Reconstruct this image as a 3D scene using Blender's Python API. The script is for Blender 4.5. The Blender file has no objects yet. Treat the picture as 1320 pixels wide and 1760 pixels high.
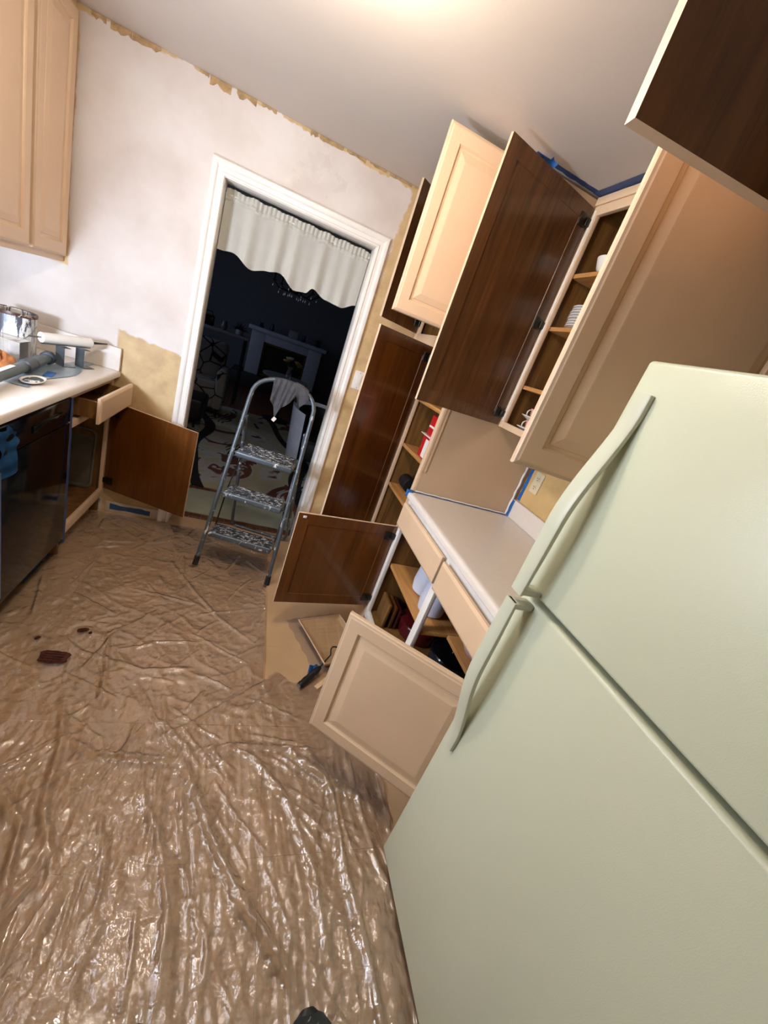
import bpy, bmesh, math, random
import numpy as np
from mathutils import Vector, Matrix
random.seed(7)
S = bpy.context.scene
COL = S.collection
PI = math.pi

# ------------------------------------------------------------------ camera
yaw, pit, rol = 0.375880114, -0.351192378, 0.357308963
FPX = 695.263897
cy_, sy_, cp_, sp_, cr_, sr_ = math.cos(yaw), math.sin(yaw), math.cos(pit), math.sin(pit), math.cos(rol), math.sin(rol)
fw = Vector((sy_*cp_, cy_*cp_, sp_)); r0 = Vector((cy_, -sy_, 0)); u0 = r0.cross(fw)
rr = cr_*r0 + sr_*u0; uu = -sr_*r0 + cr_*u0
cam = bpy.data.cameras.new('camera'); camo = bpy.data.objects.new('camera', cam); COL.objects.link(camo)
cam.sensor_fit = 'VERTICAL'; cam.sensor_height = 24; cam.sensor_width = 24; cam.lens = FPX/1760*24
cam.clip_start = 0.02; cam.clip_end = 60
M = Matrix(((rr.x, uu.x, -fw.x, 0), (rr.y, uu.y, -fw.y, 0), (rr.z, uu.z, -fw.z, 1.5), (0, 0, 0, 1)))
camo.matrix_world = M
S.camera = camo
# ------------------------------------------------------------------ world, lights, exposure
S.view_settings.view_transform = 'Standard'; S.view_settings.look = 'None'
S.view_settings.gamma = 1; S.view_settings.use_curve_mapping = False
S.view_settings.exposure = 0.08
w = bpy.data.worlds.new('world'); S.world = w; w.use_nodes = True
w.node_tree.nodes['Background'].inputs[0].default_value = (0.35, 0.45, 0.7, 1)
w.node_tree.nodes['Background'].inputs[1].default_value = 0.25
def area(name, loc, direction, sx, sy, power, color):
    l = bpy.data.lights.new(name, 'AREA'); l.shape = 'RECTANGLE'; l.size = sx; l.size_y = sy
    l.energy = power; l.color = color
    o = bpy.data.objects.new(name, l); COL.objects.link(o); o.location = loc
    o.rotation_euler = Vector(direction).to_track_quat('-Z', 'Y').to_euler(); return o
def point(name, loc, rad, power, color):
    l = bpy.data.lights.new(name, 'POINT'); l.energy = power; l.color = color; l.shadow_soft_size = rad
    o = bpy.data.objects.new(name, l); COL.objects.link(o); o.location = loc; return o
WARM = (1.0, 0.87, 0.72)
COOL = (0.62, 0.76, 1.0)
LAMP = (-0.08, 1.28, 2.25)
point('rear_fill_light', (-0.25, -0.9, 2.25), 0.08, 2.0, WARM)  # added fill without a fixture, lifts floor and faces near the camera
area('window_fill_light', (-1.36, 0.98, 1.52), (1, 0.25, -0.25), 0.8, 0.75, 30, (0.80, 0.88, 1.0))  # unseen window's light, kept up as fill for fridge and sheet glints
area('led_work_light', (-1.12, 1.13, 1.145), (0.42, 1, -0.12), 0.20, 0.13, 22, (0.66, 0.79, 1.0))
area('living_room_fill_light', (-2.9, 6.2, 1.5), (1, 0, -0.1), 1.4, 1.2, 10.0, (0.55, 0.68, 1.0))  # weak cool fill added for the dark living room, no window here

# ------------------------------------------------------------------ node / material helpers
def lin(c):
    return tuple((x/12.92 if x <= 0.04045 else ((x+0.055)/1.055)**2.4) for x in [v/255 for v in c]) + (1,)
class NT:
    def __init__(s, name):
        s.m = bpy.data.materials.new(name); s.m.use_nodes = True; s.t = s.m.node_tree
        s.b = s.t.nodes['Principled BSDF']; s.out = s.t.nodes['Material Output']
        s.tc = s.n('ShaderNodeTexCoord').outputs['Object']
    def n(s, typ, **kw):
        x = s.t.nodes.new(typ)
        for k, v in kw.items(): setattr(x, k, v)
        return x
    def l(s, a, b): s.t.links.new(a, b)
    def put(s, sock, v):
        if hasattr(v, 'type') and hasattr(v, 'links'): s.l(v, sock)
        else: sock.default_value = v
    def math(s, op, a, b=None, clamp=False):
        x = s.n('ShaderNodeMath', operation=op, use_clamp=clamp); s.put(x.inputs[0], a)
        if b is not None: s.put(x.inputs[1], b)
        return x.outputs[0]
    def mapp(s, scale=(1, 1, 1), rot=(0, 0, 0), loc=(0, 0, 0)):
        x = s.n('ShaderNodeMapping'); s.l(s.tc, x.inputs['Vector'])
        x.inputs['Scale'].default_value = scale; x.inputs['Rotation'].default_value = rot; x.inputs['Location'].default_value = loc
        return x.outputs[0]
    def noise(s, scale, vec=None, detail=4, rough=0.55, dist=0):
        x = s.n('ShaderNodeTexNoise'); s.l(vec if vec is not None else s.tc, x.inputs['Vector'])
        x.inputs['Scale'].default_value = scale; x.inputs['Detail'].default_value = detail
        x.inputs['Roughness'].default_value = rough; x.inputs['Distortion'].default_value = dist
        return x.outputs[0]
    def wave(s, scale, vec=None, dist=5, detail=3, axis='X'):
        x = s.n('ShaderNodeTexWave'); x.bands_direction = axis; s.l(vec if vec is not None else s.tc, x.inputs['Vector'])
        x.inputs['Scale'].default_value = scale; x.inputs['Distortion'].default_value = dist; x.inputs['Detail'].default_value = detail
        return x.outputs['Fac']
    def step(s, v, lo, hi):
        x = s.n('ShaderNodeMapRange'); s.put(x.inputs[0], v); x.inputs[1].default_value = lo; x.inputs[2].default_value = hi
        return x.outputs[0]
    def mix(s, f, a, b):
        x = s.n('ShaderNodeMix', data_type='RGBA'); s.put(x.inputs[0], f); s.put(x.inputs[6], a); s.put(x.inputs[7], b)
        return x.outputs[2]
    def bump(s, h, strength=0.2, dist=0.01):
        x = s.n('ShaderNodeBump'); x.inputs['Strength'].default_value = strength; x.inputs['Distance'].default_value = dist
        s.l(h, x.inputs['Height']); s.l(x.outputs[0], s.b.inputs['Normal']); return x
    def xyz(s):
        x = s.n('ShaderNodeSeparateXYZ'); s.l(s.tc, x.inputs[0]); return x.outputs
    def base(s, col=None, rough=0.5, metal=0, **kw):
        if col is not None: s.put(s.b.inputs['Base Color'], col)
        s.put(s.b.inputs['Roughness'], rough); s.b.inputs['Metallic'].default_value = metal
        for k, v in kw.items(): s.put(s.b.inputs[k], v)
        return s.m
def plain(name, rgb, rough=0.5, metal=0, var=0.06, scale=12, bump=0.0, bscale=60, **kw):
    t = NT(name); c = lin(rgb); d = tuple(v*(1-var*2.2) for v in c[:3]) + (1,)
    t.base(t.mix(t.step(t.noise(scale), 0.3, 0.7), c, d), rough, metal, **kw)
    if bump: t.bump(t.noise(bscale), bump, 0.004)
    return t.m
def wood(name, dark, light, axis='z', rough=0.35, sc=1.0, coat=0.0):
    t = NT(name)
    s = {'z': (14, 14, 1.1), 'y': (14, 1.1, 14), 'x': (1.1, 14, 14)}[axis]
    s = tuple(v*sc for v in s)
    v = t.mapp(scale=s)
    n1 = t.noise(1.6, v, 5, 0.6, 1.2)
    v2 = t.mapp(scale=tuple(q*7 for q in s))
    n2 = t.noise(1.3, v2, 3, 0.6)
    f = t.math('ADD', t.math('MULTIPLY', t.step(n1, 0.32, 0.68), 0.7), t.math('MULTIPLY', n2, 0.35), True)
    t.base(t.mix(f, lin(dark), lin(light)), rough)
    t.b.inputs['Coat Weight'].default_value = coat
    t.bump(n2, 0.08, 0.002)
    return t.m
def splat(name, rgb, rough=0.35, metal=0.6, amt=0.6, scale=(22, 22, 22), white=(215, 212, 205)):
    t = NT(name)
    n = t.noise(1.0, t.mapp(scale=scale), 6, 0.72, 0.6)
    m = t.step(n, amt-0.015, amt+0.02)
    t.base(t.mix(m, lin(rgb), lin(white)), t.step(m, -1.0, 1.6), 0)
    t.l(t.math('MULTIPLY', t.math('SUBTRACT', 1.0, m), metal), t.b.inputs['Metallic'])
    t.bump(m, 0.3, 0.002)
    return t.m

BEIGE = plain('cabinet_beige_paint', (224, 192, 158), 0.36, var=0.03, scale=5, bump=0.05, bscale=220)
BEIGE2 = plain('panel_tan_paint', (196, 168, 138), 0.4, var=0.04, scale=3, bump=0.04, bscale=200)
CREAM = plain('primed_edge_cream', (208, 180, 150), 0.45, var=0.04)
DARKW = wood('dark_brown_oak', (52, 28, 10), (116, 74, 36), 'z', 0.33, 1.0, 0.15)
DARKW2 = wood('red_brown_wood', (70, 37, 10), (112, 64, 20), 'z', 0.3, 0.8, 0.2)
INTW = wood('cabinet_interior_wood', (74, 46, 19), (136, 96, 46), 'z', 0.5, 0.8)
SHELFW = wood('shelf_oak', (150, 98, 48), (204, 150, 88), 'y', 0.5, 1.0)
WHITE = plain('white_semigloss', (240, 234, 226), 0.35, var=0.03, bump=0.05, bscale=40)
CEIL = plain('ceiling_flat_paint', (204, 192, 180), 0.75, var=0.03, scale=2, bump=0.05, bscale=90)
YWALL = plain('yellow_tan_wall', (214, 180, 122), 0.6, var=0.09, scale=7, bump=0.06, bscale=90)
TANWALL = plain('plain_wall_paint', (206, 190, 168), 0.7, var=0.04, scale=3)
LAM = plain('white_laminate', (226, 216, 206), 0.28, var=0.02, scale=40)
FRIDGE = plain('fridge_enamel', (198, 202, 178), 0.3, var=0.01, scale=3, bump=0.10, bscale=420)
GASK = plain('grey_gasket', (120, 122, 112), 0.6)
HANDLE = plain('fridge_handle_plastic', (198, 201, 180), 0.35, var=0.01)
BLACKG = plain('black_gloss', (9, 10, 14), 0.12, var=0.0)
BLACK = plain('black_matte', (18, 18, 20), 0.5, var=0.1)
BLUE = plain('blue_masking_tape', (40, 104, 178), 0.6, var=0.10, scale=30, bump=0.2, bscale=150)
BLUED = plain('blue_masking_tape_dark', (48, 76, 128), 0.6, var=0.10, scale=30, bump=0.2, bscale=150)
GREYM = plain('bare_steel', (150, 150, 150), 0.3, 0.9, 0.05)
DARKM = plain('dark_steel', (60, 58, 54), 0.4, 0.8, 0.1)
LADDER = splat('ladder_tube_paint_spattered', (88, 95, 101), 0.35, 0.35, 0.60, (30, 30, 16))
STEP = splat('step_tread_paint_spattered', (52, 53, 58), 0.45, 0.2, 0.545, (40, 90, 90), (190, 188, 184))
TOWEL = plain('grey_towelling', (112, 110, 114), 0.95, var=0.15, scale=40, bump=0.5, bscale=500)
CHINA = plain('white_china', (232, 226, 218), 0.2, var=0.01)
PINK = plain('pink_china', (226, 176, 166), 0.25, var=0.05, scale=50)
RED = plain('red_carton', (196, 22, 30), 0.4, var=0.1, scale=30)
GREYP = plain('grey_plastic_tube', (86, 98, 104), 0.4, var=0.08, scale=25)
ORAG = plain('orange_brown_rag', (176, 108, 56), 0.9, var=0.2, scale=30, bump=0.4, bscale=200)
RUBBER = plain('black_rubber', (22, 22, 22), 0.7)
WPLAST = plain('white_plastic', (232, 228, 220), 0.35, var=0.02)
FRESHW = wood('pale_paint_coated_tray', (206, 170, 124), (232, 200, 156), 'y', 0.5)

def clear_mat(name, haze=0.06, rough=0.1, fr=1.45, tint=(0.96, 0.95, 0.93, 1), k=1.0, bump=None):
    t = NT(name); t.t.nodes.remove(t.b)
    tr = t.n('ShaderNodeBsdfTransparent'); tr.inputs[0].default_value = tint
    gl = t.n('ShaderNodeBsdfGlossy'); gl.inputs['Roughness'].default_value = rough; gl.inputs[0].default_value = (1, 1, 1, 1)
    df = t.n('ShaderNodeBsdfDiffuse'); df.inputs[0].default_value = (0.85, 0.8, 0.75, 1)
    f = t.n('ShaderNodeFresnel'); f.inputs[0].default_value = fr
    m1 = t.n('ShaderNodeMixShader'); m1.inputs[0].default_value = haze; t.l(tr.outputs[0], m1.inputs[1]); t.l(df.outputs[0], m1.inputs[2])
    m2 = t.n('ShaderNodeMixShader'); t.l(t.math('MULTIPLY', f.outputs[0], k, True), m2.inputs[0]); t.l(m1.outputs[0], m2.inputs[1]); t.l(gl.outputs[0], m2.inputs[2])
    if bump:
        b = t.n('ShaderNodeBump'); b.inputs['Strength'].default_value = bump[1]; b.inputs['Distance'].default_value = 0.0042
        def vor(sc, k):
            v = t.n('ShaderNodeTexVoronoi'); v.feature = 'F1'; v.inputs['Scale'].default_value = sc
            ns = t.n('ShaderNodeTexNoise'); ns.inputs['Scale'].default_value = sc*0.6; t.l(t.tc, ns.inputs['Vector'])
            vm = t.n('ShaderNodeVectorMath', operation='SCALE'); t.l(ns.outputs['Color'], vm.inputs[0]); vm.inputs['Scale'].default_value = k/sc
            va = t.n('ShaderNodeVectorMath', operation='ADD'); t.l(t.tc, va.inputs[0]); t.l(vm.outputs[0], va.inputs[1]); t.l(va.outputs[0], v.inputs['Vector'])
            return v.outputs['Distance']
        hsum = t.math('ADD', vor(bump[0], 2.2), t.math('ADD', t.math('MULTIPLY', vor(bump[0]*2.6, 2.0), 0.45), t.math('MULTIPLY', t.noise(bump[0]*0.7, None, 5, 0.7, 2.0), 0.8)))
        t.l(hsum, b.inputs['Height'])
        for q in (gl, df, f): t.l(b.outputs[0], q.inputs['Normal'])
    t.l(m2.outputs[0], t.out.inputs[0])
    return t.m
PLASTIC = clear_mat('clear_plastic_film', 0.085, 0.055, 1.5, k=3.0, bump=(30, 0.5))
CLEARTUB = clear_mat('clear_tub_plastic', 0.16, 0.15)
GLASS = clear_mat('clear_glass', 0.02, 0.03)

# far wall: white primer rolled over old tan paint, ragged borders
def far_wall_mat():
    t = NT('primed_wall_over_tan'); X, Y, Z = t.xyz()
    n = t.math('SUBTRACT', t.noise(9, None, 5, 0.65), 0.5)
    n2 = t.math('SUBTRACT', t.noise(3, None, 3, 0.5), 0.5)
    nn = t.math('ADD', t.math('MULTIPLY', n, 0.10), t.math('MULTIPLY', n2, 0.06))
    low = t.step(t.math('ADD', Z, t.math('ADD', t.math('MULTIPLY', nn, 0.6), t.math('MULTIPLY', X, 0.12))), 1.035, 1.045)
    right = t.step(t.math('ADD', X, t.math('ADD', nn, t.math('MULTIPLY', Z, -0.10))), 0.345, 0.335)
    top = t.step(t.math('ADD', Z, t.math('MULTIPLY', nn, 0.9)), 2.382, 2.377)
    left = t.math('MAXIMUM', t.step(t.math('ADD', X, t.math('MULTIPLY', nn, 0.35)), -1.044, -1.038), t.step(Z, 1.372, 1.364))
    low2 = t.math('MAXIMUM', low, t.step(X, -0.78, -0.79))
    m = t.math('MULTIPLY', t.math('MULTIPLY', low2, right), t.math('MULTIPLY', top, left))
    wht = t.mix(t.step(t.noise(3.2, None, 4), 0.35, 0.7), lin((222, 214, 208)), lin((205, 193, 184)))
    tan = t.mix(t.step(t.noise(11, None, 4), 0.35, 0.65), lin((208, 180, 132)), lin((188, 158, 116)))
    gl = t.math('MULTIPLY', t.step(t.noise(14, None, 5), 0.5, 0.56), t.math('MULTIPLY', t.step(Z, 2.12, 2.15), t.math('MULTIPLY', t.step(X, -0.14, -0.10), t.step(X, 0.24, 0.2))))
    t.base(t.mix(m, tan, wht), t.math('SUBTRACT', 0.6, t.math('MULTIPLY', gl, 0.4)))
    t.bump(t.math('ADD', m, t.math('MULTIPLY', t.noise(70), 0.2)), 0.25, 0.002)
    return t.m
WALLFAR = far_wall_mat()
def tile_mat():
    t = NT('tan_vinyl_tile')
    o = t.n('ShaderNodeObjectInfo').outputs['Random']
    v = t.mix(t.step(t.noise(5, None, 4), 0.3, 0.7), lin((198, 166, 126)), lin((184, 152, 114)))
    t.base(t.mix(t.math('MULTIPLY', o, 0.4), v, lin((198, 166, 128))), 0.5)
    t.bump(t.noise(60), 0.1, 0.002); return t.m
TILE = tile_mat()
GROUT = plain('floor_underlay', (178, 146, 110), 0.7)
def plank_mat():
    t = NT('red_brown_floorboards'); o = t.n('ShaderNodeObjectInfo').outputs['Random']
    n = t.noise(1.4, t.mapp(scale=(22, 1.5, 4)), 5, 0.6, 1.0)
    c = t.mix(t.step(n, 0.3, 0.7), lin((84, 50, 32)), lin((140, 92, 62)))
    t.base(t.mix(t.math('MULTIPLY', o, 0.4), c, lin((92, 44, 30))), 0.4); return t.m
PLANK = plank_mat()
def rug_mat():
    t = NT('swirled_rug_pile')
    v = t.mapp(scale=(1.3, 0.9, 1), rot=(0, 0, 0.5))
    w1 = t.wave(0.45, v, 6, 1.0, 'DIAGONAL'); n1 = t.noise(1.6, v, 2, 0.5, 2.2)
    c = t.mix(t.step(n1, 0.44, 0.47), lin((178, 174, 146)), lin((180, 182, 180)))
    c = t.mix(t.step(n1, 0.56, 0.58), c, lin((104, 60, 46)))
    c = t.mix(t.step(w1, 0.93, 0.95), c, lin((20, 18, 20)))
    w2 = t.wave(4.5, v, 9, 2.0, 'X')
    k = t.math('MULTIPLY', t.step(w2, 0.6, 0.66), t.step(t.noise(1.1, v, 1), 0.62, 0.64))
    c = t.mix(k, c, lin((34, 34, 40)))
    t.base(c, 0.95); t.bump(t.noise(160), 0.4, 0.004); return t.m
RUG = rug_mat()

# ------------------------------------------------------------------ mesh helpers
def new(): return bmesh.new()
def merge(dst, src, mi=None):
    me = bpy.data.meshes.new('tmp'); src.to_mesh(me); src.free()
    n0 = len(dst.faces)
    dst.from_mesh(me); bpy.data.meshes.remove(me)
    dst.faces.ensure_lookup_table()
    if mi is not None:
        for f in dst.faces[n0:]: f.material_index = mi
def box(bm, x0, x1, y0, y1, z0, z1, bev=0.0, mi=0, seg=2, rot=None, mat=None):
    b = new()
    bmesh.ops.create_cube(b, size=1)
    sx, sy, sz = x1-x0, y1-y0, z1-z0
    for v in b.verts: v.co = Vector((v.co.x*sx, v.co.y*sy, v.co.z*sz))
    if bev > 0: bmesh.ops.bevel(b, geom=b.edges[:], offset=min(bev, 0.45*min(abs(sx), abs(sy), abs(sz))), segments=seg, profile=0.5, affect='EDGES')
    T = Matrix.Translation(((x0+x1)/2, (y0+y1)/2, (z0+z1)/2))
    if rot is not None: T = T @ rot
    bmesh.ops.transform(b, matrix=T, verts=b.verts)
    if mat is not None: bmesh.ops.transform(b, matrix=mat, verts=b.verts)
    bmesh.ops.recalc_face_normals(b, faces=b.faces)
    merge(bm, b, mi)
def tube(bm, pts, r, seg=10, mi=0, closed=False):
    b = new(); pts = [Vector(p) for p in pts]; n = len(pts)
    rs = r if isinstance(r, (list, tuple)) else [r]*n
    rings = []; up = None
    for i, p in enumerate(pts):
        a = pts[(i-1) % n] if (closed or i > 0) else p; c = pts[(i+1) % n] if (closed or i < n-1) else p
        d = (c-a).normalized()
        if up is None:
            up = Vector((0, 0, 1)) if abs(d.z) < 0.9 else Vector((1, 0, 0))
        s = d.cross(up).normalized(); up = s.cross(d).normalized()
        rings.append([b.verts.new(p + rs[i]*(math.cos(2*PI*k/seg)*s + math.sin(2*PI*k/seg)*up)) for k in range(seg)])
    m = n if closed else n-1
    for i in range(m):
        A, B = rings[i], rings[(i+1) % n]
        for k in range(seg): b.faces.new((A[k], A[(k+1) % seg], B[(k+1) % seg], B[k]))
    if not closed:
        b.faces.new(rings[0][::-1]); b.faces.new(rings[-1])
    bmesh.ops.recalc_face_normals(b, faces=b.faces)
    merge(bm, b, mi)
def lathe(bm, c, prof, seg=24, mi=0, sx=1, sy=1, rot=None):
    b = new(); c = Vector(c); rings = []
    for (r, z) in prof:
        if r < 1e-5: rings.append([b.verts.new((0, 0, z))])
        else: rings.append([b.verts.new((r*sx*math.cos(2*PI*k/seg), r*sy*math.sin(2*PI*k/seg), z)) for k in range(seg)])
    for A, B in zip(rings, rings[1:]):
        for k in range(seg):
            k2 = (k+1) % seg
            vs = []
            for v in ((A[k % len(A)]), (A[k2 % len(A)]), (B[k2 % len(B)]), (B[k % len(B)])):
                if v not in vs: vs.append(v)
            if len(vs) > 2: b.faces.new(vs)
    bmesh.ops.recalc_face_normals(b, faces=b.faces)
    T = Matrix.Translation(c)
    if rot is not None: T = T @ rot
    bmesh.ops.transform(b, matrix=T, verts=b.verts)
    merge(bm, b, mi)
def prism(bm, poly, z0, z1, mi=0, mat=None, bev=0):
    b = new(); A = [b.verts.new((x, y, z0)) for x, y in poly]; B = [b.verts.new((x, y, z1)) for x, y in poly]
    b.faces.new(A[::-1]); b.faces.new(B); n = len(poly)
    for i in range(n): b.faces.new((A[i], A[(i+1) % n], B[(i+1) % n], B[i]))
    if bev: bmesh.ops.bevel(b, geom=b.edges[:], offset=bev, segments=2, profile=0.5, affect='EDGES')
    if mat is not None: bmesh.ops.transform(b, matrix=mat, verts=b.verts)
    bmesh.ops.recalc_face_normals(b, faces=b.faces)
    merge(bm, b, mi)
def grid_sheet(fn, nu, nv, thick=0.0):
    b = new(); V = [[b.verts.new(fn(i/nu, j/nv)) for j in range(nv+1)] for i in range(nu+1)]
    for i in range(nu):
        for j in range(nv): b.faces.new((V[i][j], V[i+1][j], V[i+1][j+1], V[i][j+1]))
    if thick:
        bmesh.ops.solidify(b, geom=b.faces[:], thickness=thick)
    return b
def wloc(o):
    p = Vector((0, 0, 0))
    while o: p += o.location; o = o.parent
    return p
SMOOTH_ANG = math.radians(35)
def obj(name, bm, mats, parent=None, at=None, smooth=True):
    """bm is in world coordinates; at = origin of the object"""
    if not isinstance(mats, (list, tuple)): mats = [mats]
    pw = wloc(parent) if parent else Vector((0, 0, 0))
    org = Vector(at) if at is not None else pw
    if org.length: bmesh.ops.translate(bm, vec=-org, verts=bm.verts)
    me = bpy.data.meshes.new(name); bm.to_mesh(me); bm.free()
    for m in mats: me.materials.append(m)
    if smooth and hasattr(me, 'shade_smooth'):
        me.shade_smooth()
        try: me.set_sharp_from_angle(angle=SMOOTH_ANG)
        except Exception: pass
    o = bpy.data.objects.new(name, me); COL.objects.link(o)
    o.location = org - pw
    if parent: o.parent = parent
    return o
def tag(o, label, cat, group=None, kind=None):
    o['label'] = label; o['category'] = cat
    if group: o['group'] = group
    if kind: o['kind'] = kind
    return o
def thing(name, loc, label, cat, group=None):
    o = bpy.data.objects.new(name, None); COL.objects.link(o); o.location = loc
    return tag(o, label, cat, group)
def struct(o): o['kind'] = 'structure'; return o
def single(name, bm, mats, label, cat, at, group=None, kind=None, smooth=True):
    return tag(obj(name, bm, mats, None, at, smooth), label, cat, group, kind)
def copy_tree(o, parent=None):
    c = o.copy(); COL.objects.link(c); c.parent = parent
    for ch in list(o.children): copy_tree(ch, c)
    return c

# ------------------------------------------------------------------ room
YF, XL, XR, ZC = 2.74, -1.37, 1.47, 2.39
YB = -2.8
fl = new(); box(fl, XL-0.1, XR+0.1, YB, YF+0.13, -0.06, -0.0035)
floor = struct(obj('floor', fl, GROUT, at=(0, 0, -0.006)))
tw = 0.4572
tile_mesh = None
xs = [0.2985 - tw*4 + tw*i for i in range(8)]; ys = [0.726 - tw*8 + tw*i for i in range(14)]
for x in xs:
    for y in ys:
        a0, a1, b0, b1 = max(x, XL), min(x+tw, XR), max(y, YB), min(y+tw, YF+0.12)
        if a1-a0 < 0.02 or b1-b0 < 0.02: continue
        full = a1-a0 > tw-0.001 and b1-b0 > tw-0.001
        if full and tile_mesh is not None:
            t = bpy.data.objects.new('floor_tile', tile_mesh); COL.objects.link(t); t.parent = floor
            t.location = (x+tw/2, y+tw/2, 0.006 + random.uniform(-.0003, .0003) - 0.0)
            continue
        b = new(); box(b, a0+0.00018, a1-0.00018, b0+0.00018, b1-0.00018, -0.006, 0.0, 0.0003, seg=1)
        t = obj('floor_tile', b, TILE, floor, at=((a0+a1)/2, (b0+b1)/2, 0))
        if full: tile_mesh = t.data
for t in floor.children: t.location.z = 0.006
# living room floor boards
fl2 = new(); box(fl2, -3.0, 3.0, YF+0.13, 10.2, -0.06, -0.012)
floor2 = struct(obj('floor_living_room', fl2, GROUT, at=(0, 6, -0.012)))
b = new(); box(b, -0.0385, 0.0385, 2.88, 10.1, -0.012, 0.0, 0.0015, seg=1)
pl0 = obj('floor_plank', b, PLANK, floor2, at=(0, 6, 0)); pl0.location = (-2.96, 0, 0.012)
for i in range(1, 75):
    p = pl0.copy(); COL.objects.link(p); p.parent = floor2; p.location = (-2.96+0.08*i, 0, 0.012)
b = new(); box(b, -3.0, 3.0, YB, 10.2, ZC, ZC+0.08); struct(obj('ceiling', b, CEIL, at=(0, 1, ZC)))
# far wall with doorway opening
OX0, OX1, OZ = -0.386, 0.452, 2.03
b = new()
box(b, -3.0, OX0-0.015, YF, YF+0.12, 0, ZC); box(b, OX1+0.015, 3.0, YF, YF+0.12, 0, ZC); box(b, OX0-0.015, OX1+0.015, YF, YF+0.12, OZ+0.015, ZC)
wf = struct(obj('wall_far', b, WALLFAR, at=(0, 0, 0), smooth=False))
# left wall with window
WY0, WY1, WZ0, WZ1 = 0.52, 1.44, 1.14, 1.95
b = new()
box(b, XL-0.1, XL, YB, WY0, 0, ZC); box(b, XL-0.1, XL, WY1, YF, 0, ZC); box(b, XL-0.1, XL, WY0, WY1, 0, WZ0); box(b, XL-0.1, XL, WY0, WY1, WZ1, ZC)
struct(obj('wall_left', b, TANWALL, at=(XL, 0, 0), smooth=False))
b = new()
for (a, c, d, e) in ((WY0, WY1, WZ0, WZ0+0.04), (WY0, WY1, WZ1-0.04, WZ1), (WY0, WY0+0.04, WZ0+0.04, WZ1-0.04), (WY1-0.04, WY1, WZ0+0.04, WZ1-0.04), ((WY0+WY1)/2-0.015, (WY0+WY1)/2+0.015, WZ0+0.04, WZ1-0.04)):
    box(b, XL-0.08, XL-0.04, a, c, d, e, 0.003)
win = struct(obj('window_1', b, WHITE, at=(XL-0.06, WY0, WZ0)))
b = new(); box(b, XL-0.064, XL-0.058, WY0+0.04, WY1-0.04, WZ0+0.04, WZ1-0.04); obj('pane', b, GLASS, win)
b = new(); box(b, XR, XR+0.1, YB, YF, 0, ZC); struct(obj('wall_right', b, YWALL, at=(XR, 0, 0), smooth=False))
b = new(); box(b, XL-0.1, XR+0.1, YB-0.1, YB, 0, ZC); struct(obj('wall_back', b, TANWALL, at=(0, YB, 0), smooth=False))
LRW = plain('living_room_wall', (120, 124, 132), 0.7)
b = new(); box(b, -3.1, -3.0, YF+0.12, 10.2, 0, ZC); struct(obj('wall_living_room_left', b, LRW, at=(-3, 6, 0), smooth=False))
b = new(); box(b, 3.0, 3.1, YF+0.12, 10.2, 0, ZC); struct(obj('wall_living_room_right', b, LRW, at=(3, 6, 0), smooth=False))
b = new(); box(b, -3.1, 3.1, 9.6, 9.7, 0, ZC); struct(obj('wall_living_room_far', b, LRW, at=(0, 9.6, 0), smooth=False))
# doorway trim: profile casing (three boards each side) and jamb
door = None
b = new()
box(b, OX0-0.016, OX0, YF-0.004, YF+0.124, 0, OZ+0.016, 0.002); box(b, OX1, OX1+0.016, YF-0.004, YF+0.124, 0, OZ+0.016, 0.002); box(b, OX0, OX1, YF-0.004, YF+0.124, OZ, OZ+0.016, 0.002)
door = struct(obj('door_1', b, WHITE, at=(0, YF, 0)))
def casing(side):
    b = new(); prof = [(0, 0.012), (0.012, 0.014), (0.016, 0.009), (0.036, 0.010), (0.040, 0.016), (0.05, 0.020), (0.064, 0.020), (0.070, 0.016)]
    def ring(x, z):  # mitred path
        return x, z
    V = []
    for (o, d) in prof:
        xL, xR, zt = OX0-0.004-o*0.94, OX1+0.004+o*0.94, OZ+0.004+o*0.94
        V.append([b.verts.new((xL, YF-d, 0)), b.verts.new((xL, YF-d, zt)), b.verts.new((xR, YF-d, zt)), b.verts.new((xR, YF-d, 0))])
    s = {'left': 0, 'head': 1, 'right': 2}[side]
    for A, B in zip(V, V[1:]): b.faces.new((A[s], A[s+1], B[s+1], B[s]))
    # back & sides
    q = []
    for (o) in (prof[0][0], prof[-1][0]):
        xL, xR, zt = OX0-0.004-o*0.94, OX1+0.004+o*0.94, OZ+0.004+o*0.94
        q.append([b.verts.new((xL, YF-0.0005, 0)), b.verts.new((xL, YF-0.0005, zt)), b.verts.new((xR, YF-0.0005, zt)), b.verts.new((xR, YF-0.0005, 0))])
    b.faces.new((q[0][s], q[0][s+1], V[0][s+1], V[0][s])); b.faces.new((q[1][s], q[1][s+1], V[-1][s+1], V[-1][s]))
    b.faces.new((q[0][s], q[0][s+1], q[1][s+1], q[1][s]))
    bmesh.ops.recalc_face_normals(b, faces=b.faces)
    return b
for sd in ('left', 'head', 'right'): obj('casing', casing(sd), WHITE, door)
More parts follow.
